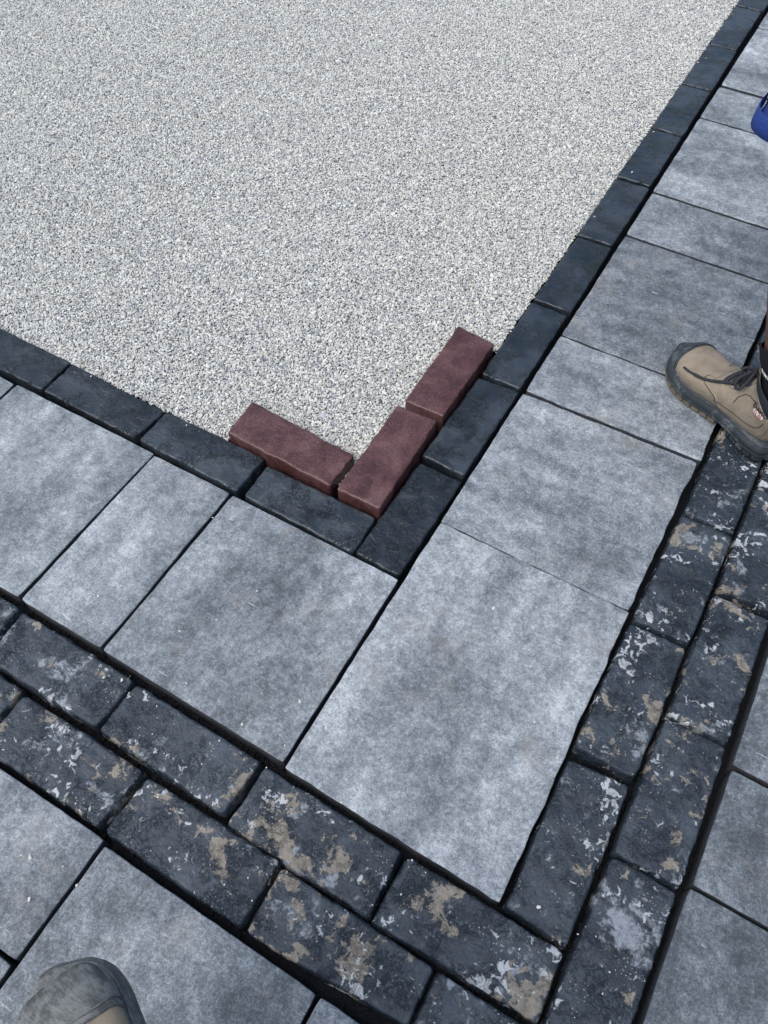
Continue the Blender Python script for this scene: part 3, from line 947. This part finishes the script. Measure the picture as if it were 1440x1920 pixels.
def make_boot(parent, pos, toe_dir, right=False, scale=1.0, dusty=False, pitch=0.0, foot='left'):
    """boot mesh tree; every vertex baked into place so the boot sits under its wearer"""
    lat = -1 if right else 1
    tx = Vector((toe_dir[0], toe_dir[1], 0)).normalized()
    ty = Vector((-tx.y, tx.x, 0))
    MM = Matrix.Translation(Vector(pos)) @ Matrix(((tx.x, ty.x, 0, 0), (tx.y, ty.y, 0, 0), (0, 0, 1, 0), (0, 0, 0, 1))) \
        @ Matrix.Rotation(pitch, 4, 'Y') @ Matrix.Diagonal((scale, lat * scale, scale, 1))
    LE = M['leather_worn'] if dusty else M['leather']
    RU = M['rubber_dusty'] if dusty else M['rubber']
    def put(name, me, mat, par, smooth=True):
        me.transform(MM)
        bm = bmesh.new(); bm.from_mesh(me)
        if lat < 0:
            bmesh.ops.reverse_faces(bm, faces=bm.faces)
        bmesh.ops.recalc_face_normals(bm, faces=bm.faces)
        bm.to_mesh(me); bm.free()
        return link(name, me, mat, par, smooth)
    # leather upper
    U1 = 1.0
    boot = put('boot', grid_mesh('boot', lambda a, b: up(a ** 0.9 * U1 + (0.0006 if a == 0 else 0), b * 2 * math.pi) +
               Vector((0, 0, 0)) + crease(a, b * 2 * math.pi), 90, 56, True), LE, parent)
    sol = boot.modifiers.new('thickness', 'SOLIDIFY'); sol.thickness = 0.0018 * scale; sol.offset = -1
    # rubber toe guard
    def cap(a, b):
        t = -2.35 + 4.7 * b
        reach = 0.205 + 0.035 * (1 - math.cos(t)) + (0.03 * sstep((-t - 0.3) / 1.3)) - 0.006 * math.cos(2 * t)
        if dusty: reach = 0.312 + 0.030 * (1 - math.cos(t)) + 0.030 * math.sin(t) - 0.03 * math.exp(-((t - .2) / .5) ** 2)
        u = 0.0008 + a * reach
        off = 0.0026 * min(1, (1 - a) * 9 + 0.12)
        p, n = upn(u, t, off)
        return p
    put('toe_cap', grid_mesh('toe_cap', cap, 44, 60), RU, boot)
    for back in (0.985, 0.93):
        put('cap_ridge', tube_mesh('cap_ridge', [cap(back, j / 60) + Vector((0, 0, .0004)) for j in range(5, 56)], 0.0011, 6), RU, boot)
    # rand and midsole
    ol = sole_outline()
    spring = lambda z: (lambda x, y: z + 0.010 * max(0, (x - .235) / .07) ** 2)
    mid = prism('midsole', ol, [(spring(.011), -.003), (spring(.0125), 0.0), (spring(.018), .001), (spring(.0195), -.0008), (spring(.0215), .0005),
                                (spring(.029), .0008), (spring(.033), -.0005), (spring(.040), -.0042), (spring(.044), -.007)])
    put('midsole', mid, RU, boot)
    wl = [Vector((x, y, spring(.0405)(x, y))) for x, y in sole_outline()]
    cx_ = Vector((.15, 0, 0))
    wl = [q - Vector((math.copysign(.0036, q.x - .15) if abs(q.x - .15) > .12 else 0, math.copysign(.0036, q.y), 0)) for q in wl]
    put('welt', tube_mesh('welt', wl[::2], 0.0017, 6, True), RU, boot)
    # tread: front and heel, notched rim
    def notch(x, y):
        return 0.0 if dusty else -0.0035 if (abs((x * 1000) % 21 - 10) < 1.8) else 0.0
    def dense(x0, x1, ends):
        o_ = sole_outline(x0, x1, ends, 150)
        return o_
    fr = prism('outsole', dense(.118, .3115, (False, True)), [(spring(0.0), lambda x, y: notch(x, y) - .003), (spring(.002), notch), (spring(.0118), notch)])
    put('outsole', fr, M['tread'] if not dusty else RU, boot, False)
    he = prism('heel', dense(-.015, .083, (True, False)), [(0.0, lambda x, y: notch(x, y) - .002), (.002, notch), (.0118, notch)])
    put('heel', he, RU, boot, False)
    # quarter panel and eyestay, slightly proud of the vamp
    for sg in (1, -1):
        def quarter(a, b, sg=sg):
            t = 0.36 + b * 1.75
            u0 = 0.40 + 0.11 * sstep((t - 0.5) / 1.4) - 0.03 * math.sin(t * 1.9)
            u = u0 + (0.915 - u0) * a
            edge = min(a, 1 - a) * 30
            off = 0.0016 * min(1, edge + 0.1) * min(1, b * 20 + 0.1)
            return upn(u, sg * t, off)[0]
        q = put('side_panel', grid_mesh('side_panel', quarter, 44, 30), LE, boot)
        for k, dd in enumerate((0.010, 0.016)):
            pts = [upn(0.40 + 0.11 * sstep((t - 0.5) / 1.4) - 0.03 * math.sin(t * 1.9) + dd * 1.2, sg * t, 0.0019)[0]
                   for t in [0.40 + 0.05 * i for i in range(31)]]
            put('stitching', tube_mesh('stitching', pts, 0.0007, 5), M['thread'] if k else M['seam'], boot)
        # heel counter seam and small windows
        pts = [upn(0.58 + 0.012 * math.sin(i * .5), sg * (1.9 - 0.02 * i), .0018)[0] + Vector((-0.0042 * i, 0, 0.0002 * i)) * 0 for i in range(3)]
        seam = [upn(0.50 + 0.02 * i, sg * (1.62 + 0.012 * i), 0.0022)[0] for i in range(18)]
        put('stitching', tube_mesh('stitching', seam, 0.0009, 5), M['seam'], boot)
        pent = [(0.60, 1.42), (0.615, 1.14), (0.66, 0.98), (0.72, 1.02), (0.80, 1.25), (0.86, 1.45)]
        pl = []
        for (ua, ta), (ub, tb) in zip(pent, pent[1:]):
            pl += [upn(ua + (ub - ua) * i / 6, sg * (ta + (tb - ta) * i / 6), 0.0021)[0] for i in range(6)]
        put('stitching', tube_mesh('stitching', pl, 0.0010, 5), M['seam'], boot)
        rec = [(0.515, 0.62), (0.525, 0.80), (0.60, 0.86), (0.655, 0.82)]
        pl = []
        for (ua, ta), (ub, tb) in zip(rec, rec[1:]):
            pl += [upn(ua + (ub - ua) * i / 5, sg * (ta + (tb - ta) * i / 5), 0.0021)[0] for i in range(5)]
        put('stitching', tube_mesh('stitching', pl, 0.0004, 5), M['seam'], boot)
    # padded collar and tongue
    def collar(a, b):
        t = 0.62 + b * (2 * math.pi - 1.24)
        bulge = math.sin(math.pi * min(1, a * 1.0))
        lo = 0.90 - 0.055 * abs(math.cos(t / 2)) ** 3
        return upn(lo + (1.0 - lo) * a, t, 0.0006 + 0.0045 * bulge)[0] + Vector((0, 0, 0.004 * a))
    put('collar', grid_mesh('collar', collar, 12, 60), M['collar'], boot)
    rim = [collar(0.0, j / 60) for j in range(61)]
    put('collar_piping', tube_mesh('collar_piping', rim, 0.0016, 6), M['thread'], boot)
    def tongue(a, b):
        t = -0.55 + 1.1 * b
        u = 0.42 + 0.58 * a
        p, n = upn(min(u, 1.0), t, 0.002 + 0.003 * a)
        if a > 0.8:
            p = p + Vector((0.006 * (a - .8) / .2, 0, 0.028 * (a - .8) / .2)) 
        return p
    tg = put('tongue', grid_mesh('tongue', tongue, 34, 12), LE, boot)
    sd = tg.modifiers.new('thickness', 'SOLIDIFY'); sd.thickness = 0.004
    # eyelets and laces
    rows = [0.470, 0.520, 0.572, 0.625, 0.680]
    for sg in (1, -1):
        for u in rows:
            p, n = upn(u, sg * 0.60, 0.0022)
            a = n.cross(Vector((1, 0, 0))).normalized(); b = n.cross(a)
            ring = [p + (a * math.cos(k * math.pi / 6) + b * math.sin(k * math.pi / 6)) * 0.0031 for k in range(12)]
            put('eyelet', tube_mesh('eyelet', ring, 0.0009, 5, True), M['metal'], boot)
            disc = bpy.data.meshes.new('eyelet_hole')
            disc.from_pydata([tuple(p + n * 0.0004 + (a * math.cos(k * math.pi / 6) + b * math.sin(k * math.pi / 6)) * 0.0026) for k in range(12)], [], [tuple(range(12))])
            put('eyelet_hole', disc, M['sock'], boot, False)
    LR = 0.0033
    for i, u in enumerate(rows):
        for sg in (1, -1):
            un = rows[i + 1] if i + 1 < len(rows) else 0.725
            tn = 0.60 if i + 1 < len(rows) else 0.05
            ctrl = [upn(u, sg * 0.60, 0.0010)[0], upn(u + 0.005, sg * 0.50, 0.0055)[0],
                    upn((u + un) / 2, 0.0, 0.0095 + 0.0025 * sg)[0], upn(un - 0.004, -sg * tn * 0.8, 0.0065)[0], upn(un, -sg * tn, 0.0020)[0]]
            put('lace', tube_mesh('lace', spline(ctrl, 20), LR, 6), M['lace'], boot)
    put('lace', tube_mesh('lace', spline([upn(rows[0], .6, .001)[0], upn(rows[0] - .008, .3, .006)[0], upn(rows[0] - .008, -.3, .006)[0], upn(rows[0], -.6, .001)[0]], 18), LR, 6), M['lace'], boot)
    K = upn(0.715, 0.0, 0.014)[0]
    knot = [K + Vector((0.006 * math.cos(k), 0.008 * math.sin(k), 0.003 * math.sin(2 * k))) for k in [i * 0.52 for i in range(12)]]
    put('lace', tube_mesh('lace', knot, LR * 1.15, 6, True), M['lace'], boot)
    knot2 = [K + Vector((0.002 + 0.004 * math.sin(k), 0.007 * math.cos(k), 0.006 * math.cos(k * 1.0) )) for k in [i * 0.52 for i in range(12)]]
    put('lace', tube_mesh('lace', knot2, LR, 6, True), M['lace'], boot)
    # loops: one standing up, one drooping over the lateral side
    l1 = spline([K, K + Vector((-.006, -.016, .014)), K + Vector((-.018, -.024, .034)), K + Vector((-.028, -.016, .038)), K + Vector((-.024, -.006, .018)), K], 30)
    put('lace', tube_mesh('lace', l1, LR * 1.05, 6), M['lace'], boot)
    l2 = spline([K, K + Vector((.004, .020, .003)), K + Vector((.010, .038, -.014)), K + Vector((.002, .042, -.030)), K + Vector((-.006, .033, -.022)), K + Vector((-.003, .014, .002)), K], 36)
    put('lace', tube_mesh('lace', l2, LR * 1.05, 6), M['lace'], boot)
    l3 = spline([K + Vector((0, 0, .002)), K + Vector((.018, .022, .004)), upn(0.56, .50, .010)[0], upn(0.47, .62, .0075)[0], upn(0.40, .78, .0035)[0], upn(0.33, .92, .0030)[0], upn(0.285, 1.02, .0028)[0]], 36)
    put('lace', tube_mesh('lace', l3, lambda f: LR * (1 if f < .8 else .75), 6), M['lace'], boot)
    l4 = spline([K, upn(0.66, -.35, .014)[0], upn(0.58, -.62, .010)[0], upn(0.53, -.9, .006)[0], upn(0.50, -1.1, .004)[0]], 20)
    put('lace', tube_mesh('lace', l4, LR, 6), M['lace'], boot)
    if not dusty:
        tm = text_mesh('DAKOTA', 0.0150, 0.0009)
        UT, TT, UG, TG = 0.745, 1.00, 0.70, 1.16
        on_surface(tm, UT, TT, R(4), 0.0026, 0.016, -0.008)
        put('lettering', tm, M['seam'], boot, False)
        # white rounded certification tag with red marks
        def tag(a, b):
            an = 2 * math.pi * b
            cx = 0.0085 if math.cos(an) > 0 else -0.0085
            x = 0.0385 + (cx + 0.0062 * math.cos(an)) * a
            y = 0.0062 * math.sin(an) * a - 0.004
            return side_point(UG, TG, x, y, R(4), 0.0032 - 0.0006 * a ** 6)
        put('safety_tag', grid_mesh('safety_tag', tag, 5, 40, True), M['white'], boot)
        om = text_mesh('\u03a9', 0.012, 0.0003)
        on_surface(om, UG, TG, R(4), 0.0036, 0.027, -0.004)
        put('red_mark', om, M['redink'], boot, False)
        ring = [side_point(UG, TG, 0.0445 + 0.0042 * math.cos(k * math.pi / 10), 0.0042 * math.sin(k * math.pi / 10) - 0.004, R(4), 0.0037) for k in range(20)]
        put('red_mark', tube_mesh('red_mark', ring, 0.0005, 5, True), M['redink'], boot)
        rm = text_mesh('R', 0.0065, 0.0003)
        on_surface(rm, UG, TG, R(4), 0.0036, 0.0427, -0.004)
        put('red_mark', rm, M['redink'], boot, False)
    return boot, MM

def ring_loft(name, rings, seg=40, cap_ends=False, squared=False):
    """rings: (centre, axis, side, rx, ry, fold) -> closed tube"""
    V, F = [], []
    for i_, (c, ax, rx, ry, fold, ph) in enumerate(rings):
        if squared == 'end': i_ = len(rings) - 1
        c = Vector(c); ax = Vector(ax).normalized()
        s_ = Vector((0, 1, 0)) - ax * ax.y
        s_.normalize(); f_ = ax.cross(s_)
        for k in range(seg):
            an = 2 * math.pi * k / seg
            sq = 1.0
            if squared:
                n_ = 2 + 2.2 * i_ / max(1, len(rings) - 1)
                sq = (abs(math.cos(an)) ** n_ + abs(math.sin(an)) ** n_) ** (-1 / n_) * .96
            w = sq + fold * (math.sin(an * 3 + ph) * .6 + math.sin(an * 5 + ph * 2.3) * .4)
            V.append(tuple(c + f_ * math.cos(an) * rx * w + s_ * math.sin(an) * ry * w))
    for i in range(len(rings) - 1):
        for k in range(seg):
            a, b = i * seg + k, i * seg + (k + 1) % seg
            F.append((a, b, b + seg, a + seg))
    if cap_ends:
        F.append(tuple(range(seg))[::-1]); F.append(tuple((len(rings) - 1) * seg + k for k in range(seg)))
    me = bpy.data.meshes.new(name)
    me.from_pydata(V, [], F)
    return me

def skin_body(name, joints, edges, mat, parent, root=0, sub=2):
    me = bpy.data.meshes.new(name)
    keys = list(joints)
    idx = {k: i for i, k in enumerate(keys)}
    me.from_pydata([joints[k][0] for k in keys], [(idx[a], idx[b]) for a, b in edges], [])
    o = link(name, me, mat, parent, False)
    m = o.modifiers.new('skin', 'SKIN')
    m.use_smooth_shade = True
    for k in keys:
        sv_ = me.skin_vertices[0].data[idx[k]]
        r = joints[k][1]
        sv_.radius = r if isinstance(r, tuple) else (r, r)
        sv_.use_root = (idx[k] == root)
    s2 = o.modifiers.new('smooth', 'SUBSURF'); s2.levels = sub; s2.render_levels = sub
    return o

def lerp(a, b, f):
    return tuple(a[i] + (b[i] - a[i]) * f for i in range(3))

def build_person(label, pelvis, fwd, legs, shirt, trousers_mat, trouser_len, armpose, skin=M['skin']):
    """legs: {'left': (hip, knee, ankle, boot args), ...}"""
    P = empty('person', (pelvis[0], pelvis[1], 0), label=label, category='person')
    inv = Matrix.Translation((-pelvis[0], -pelvis[1], 0))
    holder = []
    F = Vector((fwd[0], fwd[1], 0)).normalized(); L = Vector((-F.y, F.x, 0)); Z = Vector((0, 0, 1))
    pv = Vector(pelvis)
    def at(f, l, z): return tuple(pv + F * f + L * l + Z * z)
    J, E = {}, []
    J['pelvis'] = (at(0, 0, 0), (.125, .10)); J['waist'] = (at(.01, 0, .16), (.115, .09)); J['chest'] = (at(.02, 0, .34), (.15, .105))
    J['upper'] = (at(.01, 0, .47), (.12, .085)); J['neck'] = (at(.02, 0, .55), .052); J['nape'] = (at(.035, 0, .60), .056)
    J['jaw'] = (at(.06, 0, .64), (.066, .072)); J['brow'] = (at(.05, 0, .71), (.074, .092)); J['crown'] = (at(.04, 0, .775), (.060, .070))
    E += [('pelvis', 'waist'), ('waist', 'chest'), ('chest', 'upper'), ('upper', 'neck'), ('neck', 'nape'), ('nape', 'jaw'), ('jaw', 'brow'), ('brow', 'crown')]
    for s_, sg in (('left', 1), ('right', -1)):
        hip, knee, ankle = legs[s_][:3]
        J[s_ + 'hip'] = (hip, .088); J[s_ + 'thigh'] = (lerp(hip, knee, .45), .078); J[s_ + 'knee'] = (knee, .056)
        J[s_ + 'calf'] = (lerp(knee, ankle, .33), .056); J[s_ + 'shin'] = (lerp(knee, ankle, .72), .040); J[s_ + 'ankle'] = (ankle, .035)
        E += [('pelvis', s_ + 'hip'), (s_ + 'hip', s_ + 'thigh'), (s_ + 'thigh', s_ + 'knee'), (s_ + 'knee', s_ + 'calf'), (s_ + 'calf', s_ + 'shin'), (s_ + 'shin', s_ + 'ankle')]
        sh = at(.0, .17 * sg, .46); el = at(armpose[0], .235 * sg, .17); wr = at(armpose[1], .22 * sg, armpose[2])
        hd = lerp(el, wr, 1.30)
        J[s_ + 'shoulder'] = (sh, .056); J[s_ + 'elbow'] = (el, .040); J[s_ + 'forearm'] = (lerp(el, wr, .3), .042); J[s_ + 'wrist'] = (wr, .026)
        J[s_ + 'palm'] = (lerp(el, wr, 1.18), (.036, .018)); J[s_ + 'knuckle'] = (hd, (.040, .015))
        E += [('upper', s_ + 'shoulder'), (s_ + 'shoulder', s_ + 'elbow'), (s_ + 'elbow', s_ + 'forearm'), (s_ + 'forearm', s_ + 'wrist'), (s_ + 'wrist', s_ + 'palm'), (s_ + 'palm', s_ + 'knuckle')]
        d = (Vector(wr) - Vector(el)).normalized()
        for k, (off, ln) in enumerate(((-.030, .070), (-.010, .080), (.010, .075), (.028, .060))):
            b = Vector(hd) + F * off
            J['%sfinger%d' % (s_, k)] = (tuple(b + d * .030), .0095)
            J['%smid%d' % (s_, k)] = (tuple(b + d * ln * .7 - L * sg * .010), .0085); J['%stip%d' % (s_, k)] = (tuple(b + d * ln - L * sg * .028), .0072)
            E += [(s_ + 'knuckle', '%sfinger%d' % (s_, k)), ('%sfinger%d' % (s_, k), '%smid%d' % (s_, k)), ('%smid%d' % (s_, k), '%stip%d' % (s_, k))]
        pb = Vector(J[s_ + 'palm'][0])
        J[s_ + 'thumb'] = (tuple(pb + F * .045 + d * .020), .011); J[s_ + 'thumbtip'] = (tuple(pb + F * .052 + d * .050 - L * sg * .012), .0085)
        E += [(s_ + 'palm', s_ + 'thumb'), (s_ + 'thumb', s_ + 'thumbtip')]
    body = skin_body('body', J, E, skin, P, 0, 2)
    # face: nose, eyes, lips, ears
    hc = Vector(at(.055, 0, .685))
    def blob(name, c, r, mat, par):
        me = bpy.data.meshes.new(name)
        bm = bmesh.new(); bmesh.ops.create_icosphere(bm, subdivisions=2, radius=1)
        for v in bm.verts:
            v.co = Vector(c) + F * v.co.x * r[0] + L * v.co.y * r[1] + Z * v.co.z * r[2]
        bm.to_mesh(me); bm.free()
        return link(name, me, mat, par)
    blob('nose', hc + F * .078 + Z * -.012, (.017, .012, .022), skin, P)
    blob('mouth', hc + F * .070 + Z * -.052, (.010, .024, .008), M['lip'], P)
    for sg in (1, -1):
        blob('eye', hc + F * .066 + L * .030 * sg + Z * .012, (.010, .014, .009), M['eye'], P)
        blob('ear', hc + F * -.005 + L * .074 * sg, (.018, .009, .030), skin, P)
    # hair: a cap round the back and top of the skull
    hm = bpy.data.meshes.new('hair'); bm = bmesh.new()
    bmesh.ops.create_icosphere(bm, subdivisions=4, radius=1)
    dele = []
    for v in bm.verts:
        if v.co.x > 0.42 and v.co.z < 0.55 or v.co.z < -0.45:
            dele.append(v)
    bmesh.ops.delete(bm, geom=dele, context='VERTS')
    for v in bm.verts:
        k = 1 + 0.02 * noise.noise(v.co * 9)
        v.co = hc + F * (v.co.x * .099 * k - .008) + L * v.co.y * .083 * k + Z * (v.co.z * .108 * k + .028)
    bm.to_mesh(hm); bm.free()
    link('hair', hm, M['hair'], P)
    # shirt with short sleeves
    rs = []
    for z, rx, ry in ((-.04, .125, .175), (.05, .120, .165), (.16, .118, .158), (.27, .128, .175), (.36, .135, .190), (.43, .120, .185), (.49, .085, .140), (.525, .065, .085), (.54, .060, .070)):
        c = pv + F * .015 + Z * z
        V_ = (tuple(c), rx, ry)
        rs.append(V_)
    V, FF = [], []
    seg = 40
    for i, (c, rx, ry) in enumerate(rs):
        for k in range(seg):
            an = 2 * math.pi * k / seg
            w = 1 + 0.02 * math.sin(3 * an + i)
            V.append(tuple(Vector(c) + F * math.cos(an) * rx * w + L * math.sin(an) * ry * w))
    for i in range(len(rs) - 1):
        for k in range(seg):
            a, b = i * seg + k, i * seg + (k + 1) % seg
            FF.append((a, b, b + seg, a + seg))
    sm = bpy.data.meshes.new('shirt'); sm.from_pydata(V, [], FF)
    so = link('shirt', sm, shirt, P)
    ss = so.modifiers.new('smooth', 'SUBSURF'); ss.levels = 1; ss.render_levels = 1
    for s_, sg in (('left', 1), ('right', -1)):
        a, b = Vector(J[s_ + 'shoulder'][0]), Vector(J[s_ + 'elbow'][0])
        pts = [a - L * sg * .09 + Z * .012, a - L * sg * .03 + Z * .010, a + (b - a) * .14 + L * sg * .006, a + (b - a) * .4, a + (b - a) * .68]
        sl = tube_mesh('sleeve', pts, lambda f: .072 - .006 * f, 24)
        link('sleeve', sl, shirt, P)
    # shorts or trousers
    for s_, sg in (('left', 1), ('right', -1)):
        hip, knee, ankle = [Vector(p) for p in legs[s_][:3]]
        rings = []
        path = legs[s_][4]
        for (c, ax, rx, ry) in path:
            i = len(rings)
            rings.append((c, ax, rx, ry, 0.035 * min(1, i / 3), i * 0.5 + sg))
        me = ring_loft('leg_cloth', rings, 56, squared=(trouser_len == 'shorts'))
        nm = 'shorts_leg' if trouser_len == 'shorts' else 'trouser_leg'
        lo = link(nm, me, trousers_mat, P)
        so = lo.modifiers.new('thickness', 'SOLIDIFY'); so.thickness = 0.0022; so.offset = 0
        ss = lo.modifiers.new('smooth', 'SUBSURF'); ss.levels = 1; ss.render_levels = 1
        # hem band: folded edge 2 mm proud, with a stitched groove
        (c1, a1, rx1, ry1), (c0, a0, rx0, ry0) = path[-1], path[-2]
        c1, c0, a1 = Vector(c1), Vector(c0), Vector(a1).normalized()
        i1 = len(path) - 1
        hb = []
        for f, e in ((0.0, .0016), (0.12, .0034), (.6, .0034), (1.0, .0028), (1.03, .001)):
            cc = c1 - a1 * (-0.034) * (1 - f)
            hb.append((tuple(c1 + a1 * .034 * (1 - f)), a1, rx1 + e, ry1 + e, 0.035, i1 * 0.5 + sg))
        link('hem', ring_loft('hem', hb, 56, squared='end' if trouser_len == 'shorts' else False), trousers_mat, lo)
    # seat of the garment
    V, FF = [], []
    for i, (z, rx, ry) in enumerate(((-.09, .105, .165), (-.03, .125, .178), (.03, .124, .172), (.09, .116, .160), (.10, .110, .155))):
        for k in range(seg):
            an = 2 * math.pi * k / seg
            V.append(tuple(pv + F * (math.cos(an) * rx) + L * math.sin(an) * ry + Z * z))
    for i in range(4):
        for k in range(seg):
            a, b = i * seg + k, i * seg + (k + 1) % seg
            FF.append((a, b, b + seg, a + seg))
    FF.append(tuple(range(seg))[::-1])
    wm = bpy.data.meshes.new('waist_cloth'); wm.from_pydata(V, [], FF)
    link('shorts_seat' if trouser_len == 'shorts' else 'trouser_seat', wm, trousers_mat, P)
    for s_ in ('left', 'right'):
        kw = legs[s_][3]
        boot, MM = make_boot(P, right=(s_ == 'right'), **kw)
        hip, knee, ankle = [Vector(p) for p in legs[s_][:3]]
        # sock: from inside the boot up the shin
        d = (knee - ankle).normalized()
        base = MM @ Vector((.046, 0, .09))
        a = MM @ Vector((.047, 0, .175))
        sc_ = kw.get('scale', 1.0)
        top = ankle + d * .085
        rings = [(tuple(base), (0, 0, 1), .034 * sc_, .024 * sc_, 0, 0), (tuple(base.lerp(a, .75)), (a - base), .038 * sc_, .034 * sc_, 0, 0), (tuple(a), (a - base), .042 * sc_, .040 * sc_, 0, 0),
                 (tuple(a.lerp(top, .5)), top - a, .046, .044, 0, 0), (tuple(top), d, .0475, .0475, 0, 0), (tuple(top + d * .002), d, .043, .043, 0, 0)]
        sk = link('sock', ring_loft('sock', rings, 36), M['sock'], P)
        if s_ == 'left' and not kw.get('dusty'):
            tm = text_mesh('II W/F', 0.013, 0.0004)
            cc = a.lerp(top, .36)
            viewdir = Vector((0.371, -0.72, 0)) - Vector((cc.x, cc.y, 0)); viewdir.normalize()
            viewdir = (Vector((-.35, -.94, 0))).normalized()
            sd_ = Vector((0, 0, 1)).cross(viewdir).normalized()
            axis = (top - a).normalized()
            rr = 0.0462 + 0.0010
            for v in tm.vertices:
                x, y, z = v.co
                an = (x - 0.034) / rr
                f_ = viewdir * math.cos(an) + sd_ * math.sin(an)
                v.co = cc + f_ * (rr + z) + axis * y
            link('lettering', tm, M['white'], sk, False)
    # move the whole tree under the Empty at the feet
    for ch in P.children:
        ch.matrix_parent_inverse = inv
    return P

AX = (0, 0, 1)
# the bystander at the right edge: brown legs, blue shorts, tan boots
d1 = Vector((-.850, .527, 0)).normalized()
b1 = Vector((.279, .890, .0035)) - d1 * .310 * 1.09
la = tuple(b1 + d1 * .066 + Vector((0, 0, .175)))
lk, lh = (.408, .862, .50), (.545, .915, .90)
rk, ra, rh = (.640, 1.235, .50), (.760, 1.190, .17), (.615, 1.100, .90)
def legpath(h, k, n0, hemz, rx, ry, top_r=(.112, .118), cx=0.0):
    h, k = Vector(h), Vector(k)
    out = []
    d = (h - k)
    fe = (h.z - hemz) / (h.z - k.z)
    for i in range(n0):
        f = fe * i / (n0 - 1)
        g = i / (n0 - 1)
        c = h + (k - h) * f + Vector((cx * g, 0, 0))
        ax = d.normalized().lerp(Vector((0, 0, 1)), g * .75)
        out.append((tuple(c), tuple(ax), top_r[0] + (rx - top_r[0]) * g, top_r[1] + (ry - top_r[1]) * g))
    return out
build_person('person at the right edge in blue shorts, black socks and tan work boots',
             (.580, 1.008, .93), (-.93, .36),
             {'left': (lh, lk, la, dict(pos=tuple(b1), toe_dir=tuple(d1[:2]), scale=1.09), legpath(lh, lk, 8, .652, .128, .114, cx=-.089)),
              'right': (rh, rk, ra, dict(pos=(.820, 1.165, 0.0035), toe_dir=(-.955, .295)), legpath(rh, rk, 8, .638, .130, .118, cx=-.05))},
             M['shirt'], M['shorts'], 'shorts', (-.03, .02, -.07))

# the one who took the picture, mid-step: only a boot toe shows at the lower left
tx = Vector((-.93, .37, 0)).normalized()
tip = Vector((-.030, -.864, 0))
hp = tip - tx * .322 * 1.10
lk2 = tuple(hp + tx * .17 + Vector((0, 0, .335 + .46))); la2 = tuple(hp + tx * .06 + Vector((0, 0, .335 + .17)))
def trpath(h, k, a):
    h, k, a = Vector(h), Vector(k), Vector(a)
    out = []
    for i in range(6):
        f = i / 6
        out.append((tuple(h.lerp(k, f)), tuple((h - k).normalized().lerp((h - a).normalized(), f)), .112 - .025 * f, .118 - .03 * f))
    for i in range(7):
        f = i / 6 * .97
        out.append((tuple(k.lerp(a, f)), tuple((h - a).normalized().lerp((k - a).normalized(), min(1, f * 2))), .087 - .012 * f, .088 - .012 * f))
    return out
pv2 = Vector((.40, -1.26, .95))
F2 = Vector((-.5, .866, 0)); L2 = Vector((-.866, -.5, 0))
lh2 = tuple(pv2 + L2 * .09 + Vector((0, 0, -.03))); rh2 = tuple(pv2 - L2 * .09 + Vector((0, 0, -.03)))
rb = pv2 - L2 * .12 - F2 * .10
ra2 = tuple(Vector((rb.x, rb.y, 0)) + F2 * .06 + Vector((0, 0, .17))); rk2 = tuple(pv2 - L2 * .11 + F2 * .02 + Vector((0, 0, -.45)))
build_person('person at lower left whose tan work boot shows a scuffed grey rubber toe',
             tuple(pv2), tuple(F2[:2]),
             {'left': (lh2, lk2, la2, dict(pos=(hp.x, hp.y, .335), toe_dir=tuple(tx[:2]), scale=1.10, dusty=True), trpath(lh2, lk2, la2)),
              'right': (rh2, rk2, ra2, dict(pos=(rb.x, rb.y, .0035), toe_dir=tuple(F2[:2]), scale=1.0, dusty=True), trpath(rh2, rk2, ra2))},
             M['shirt'], M['denim'], 'trousers', (-.03, .02, -.07))
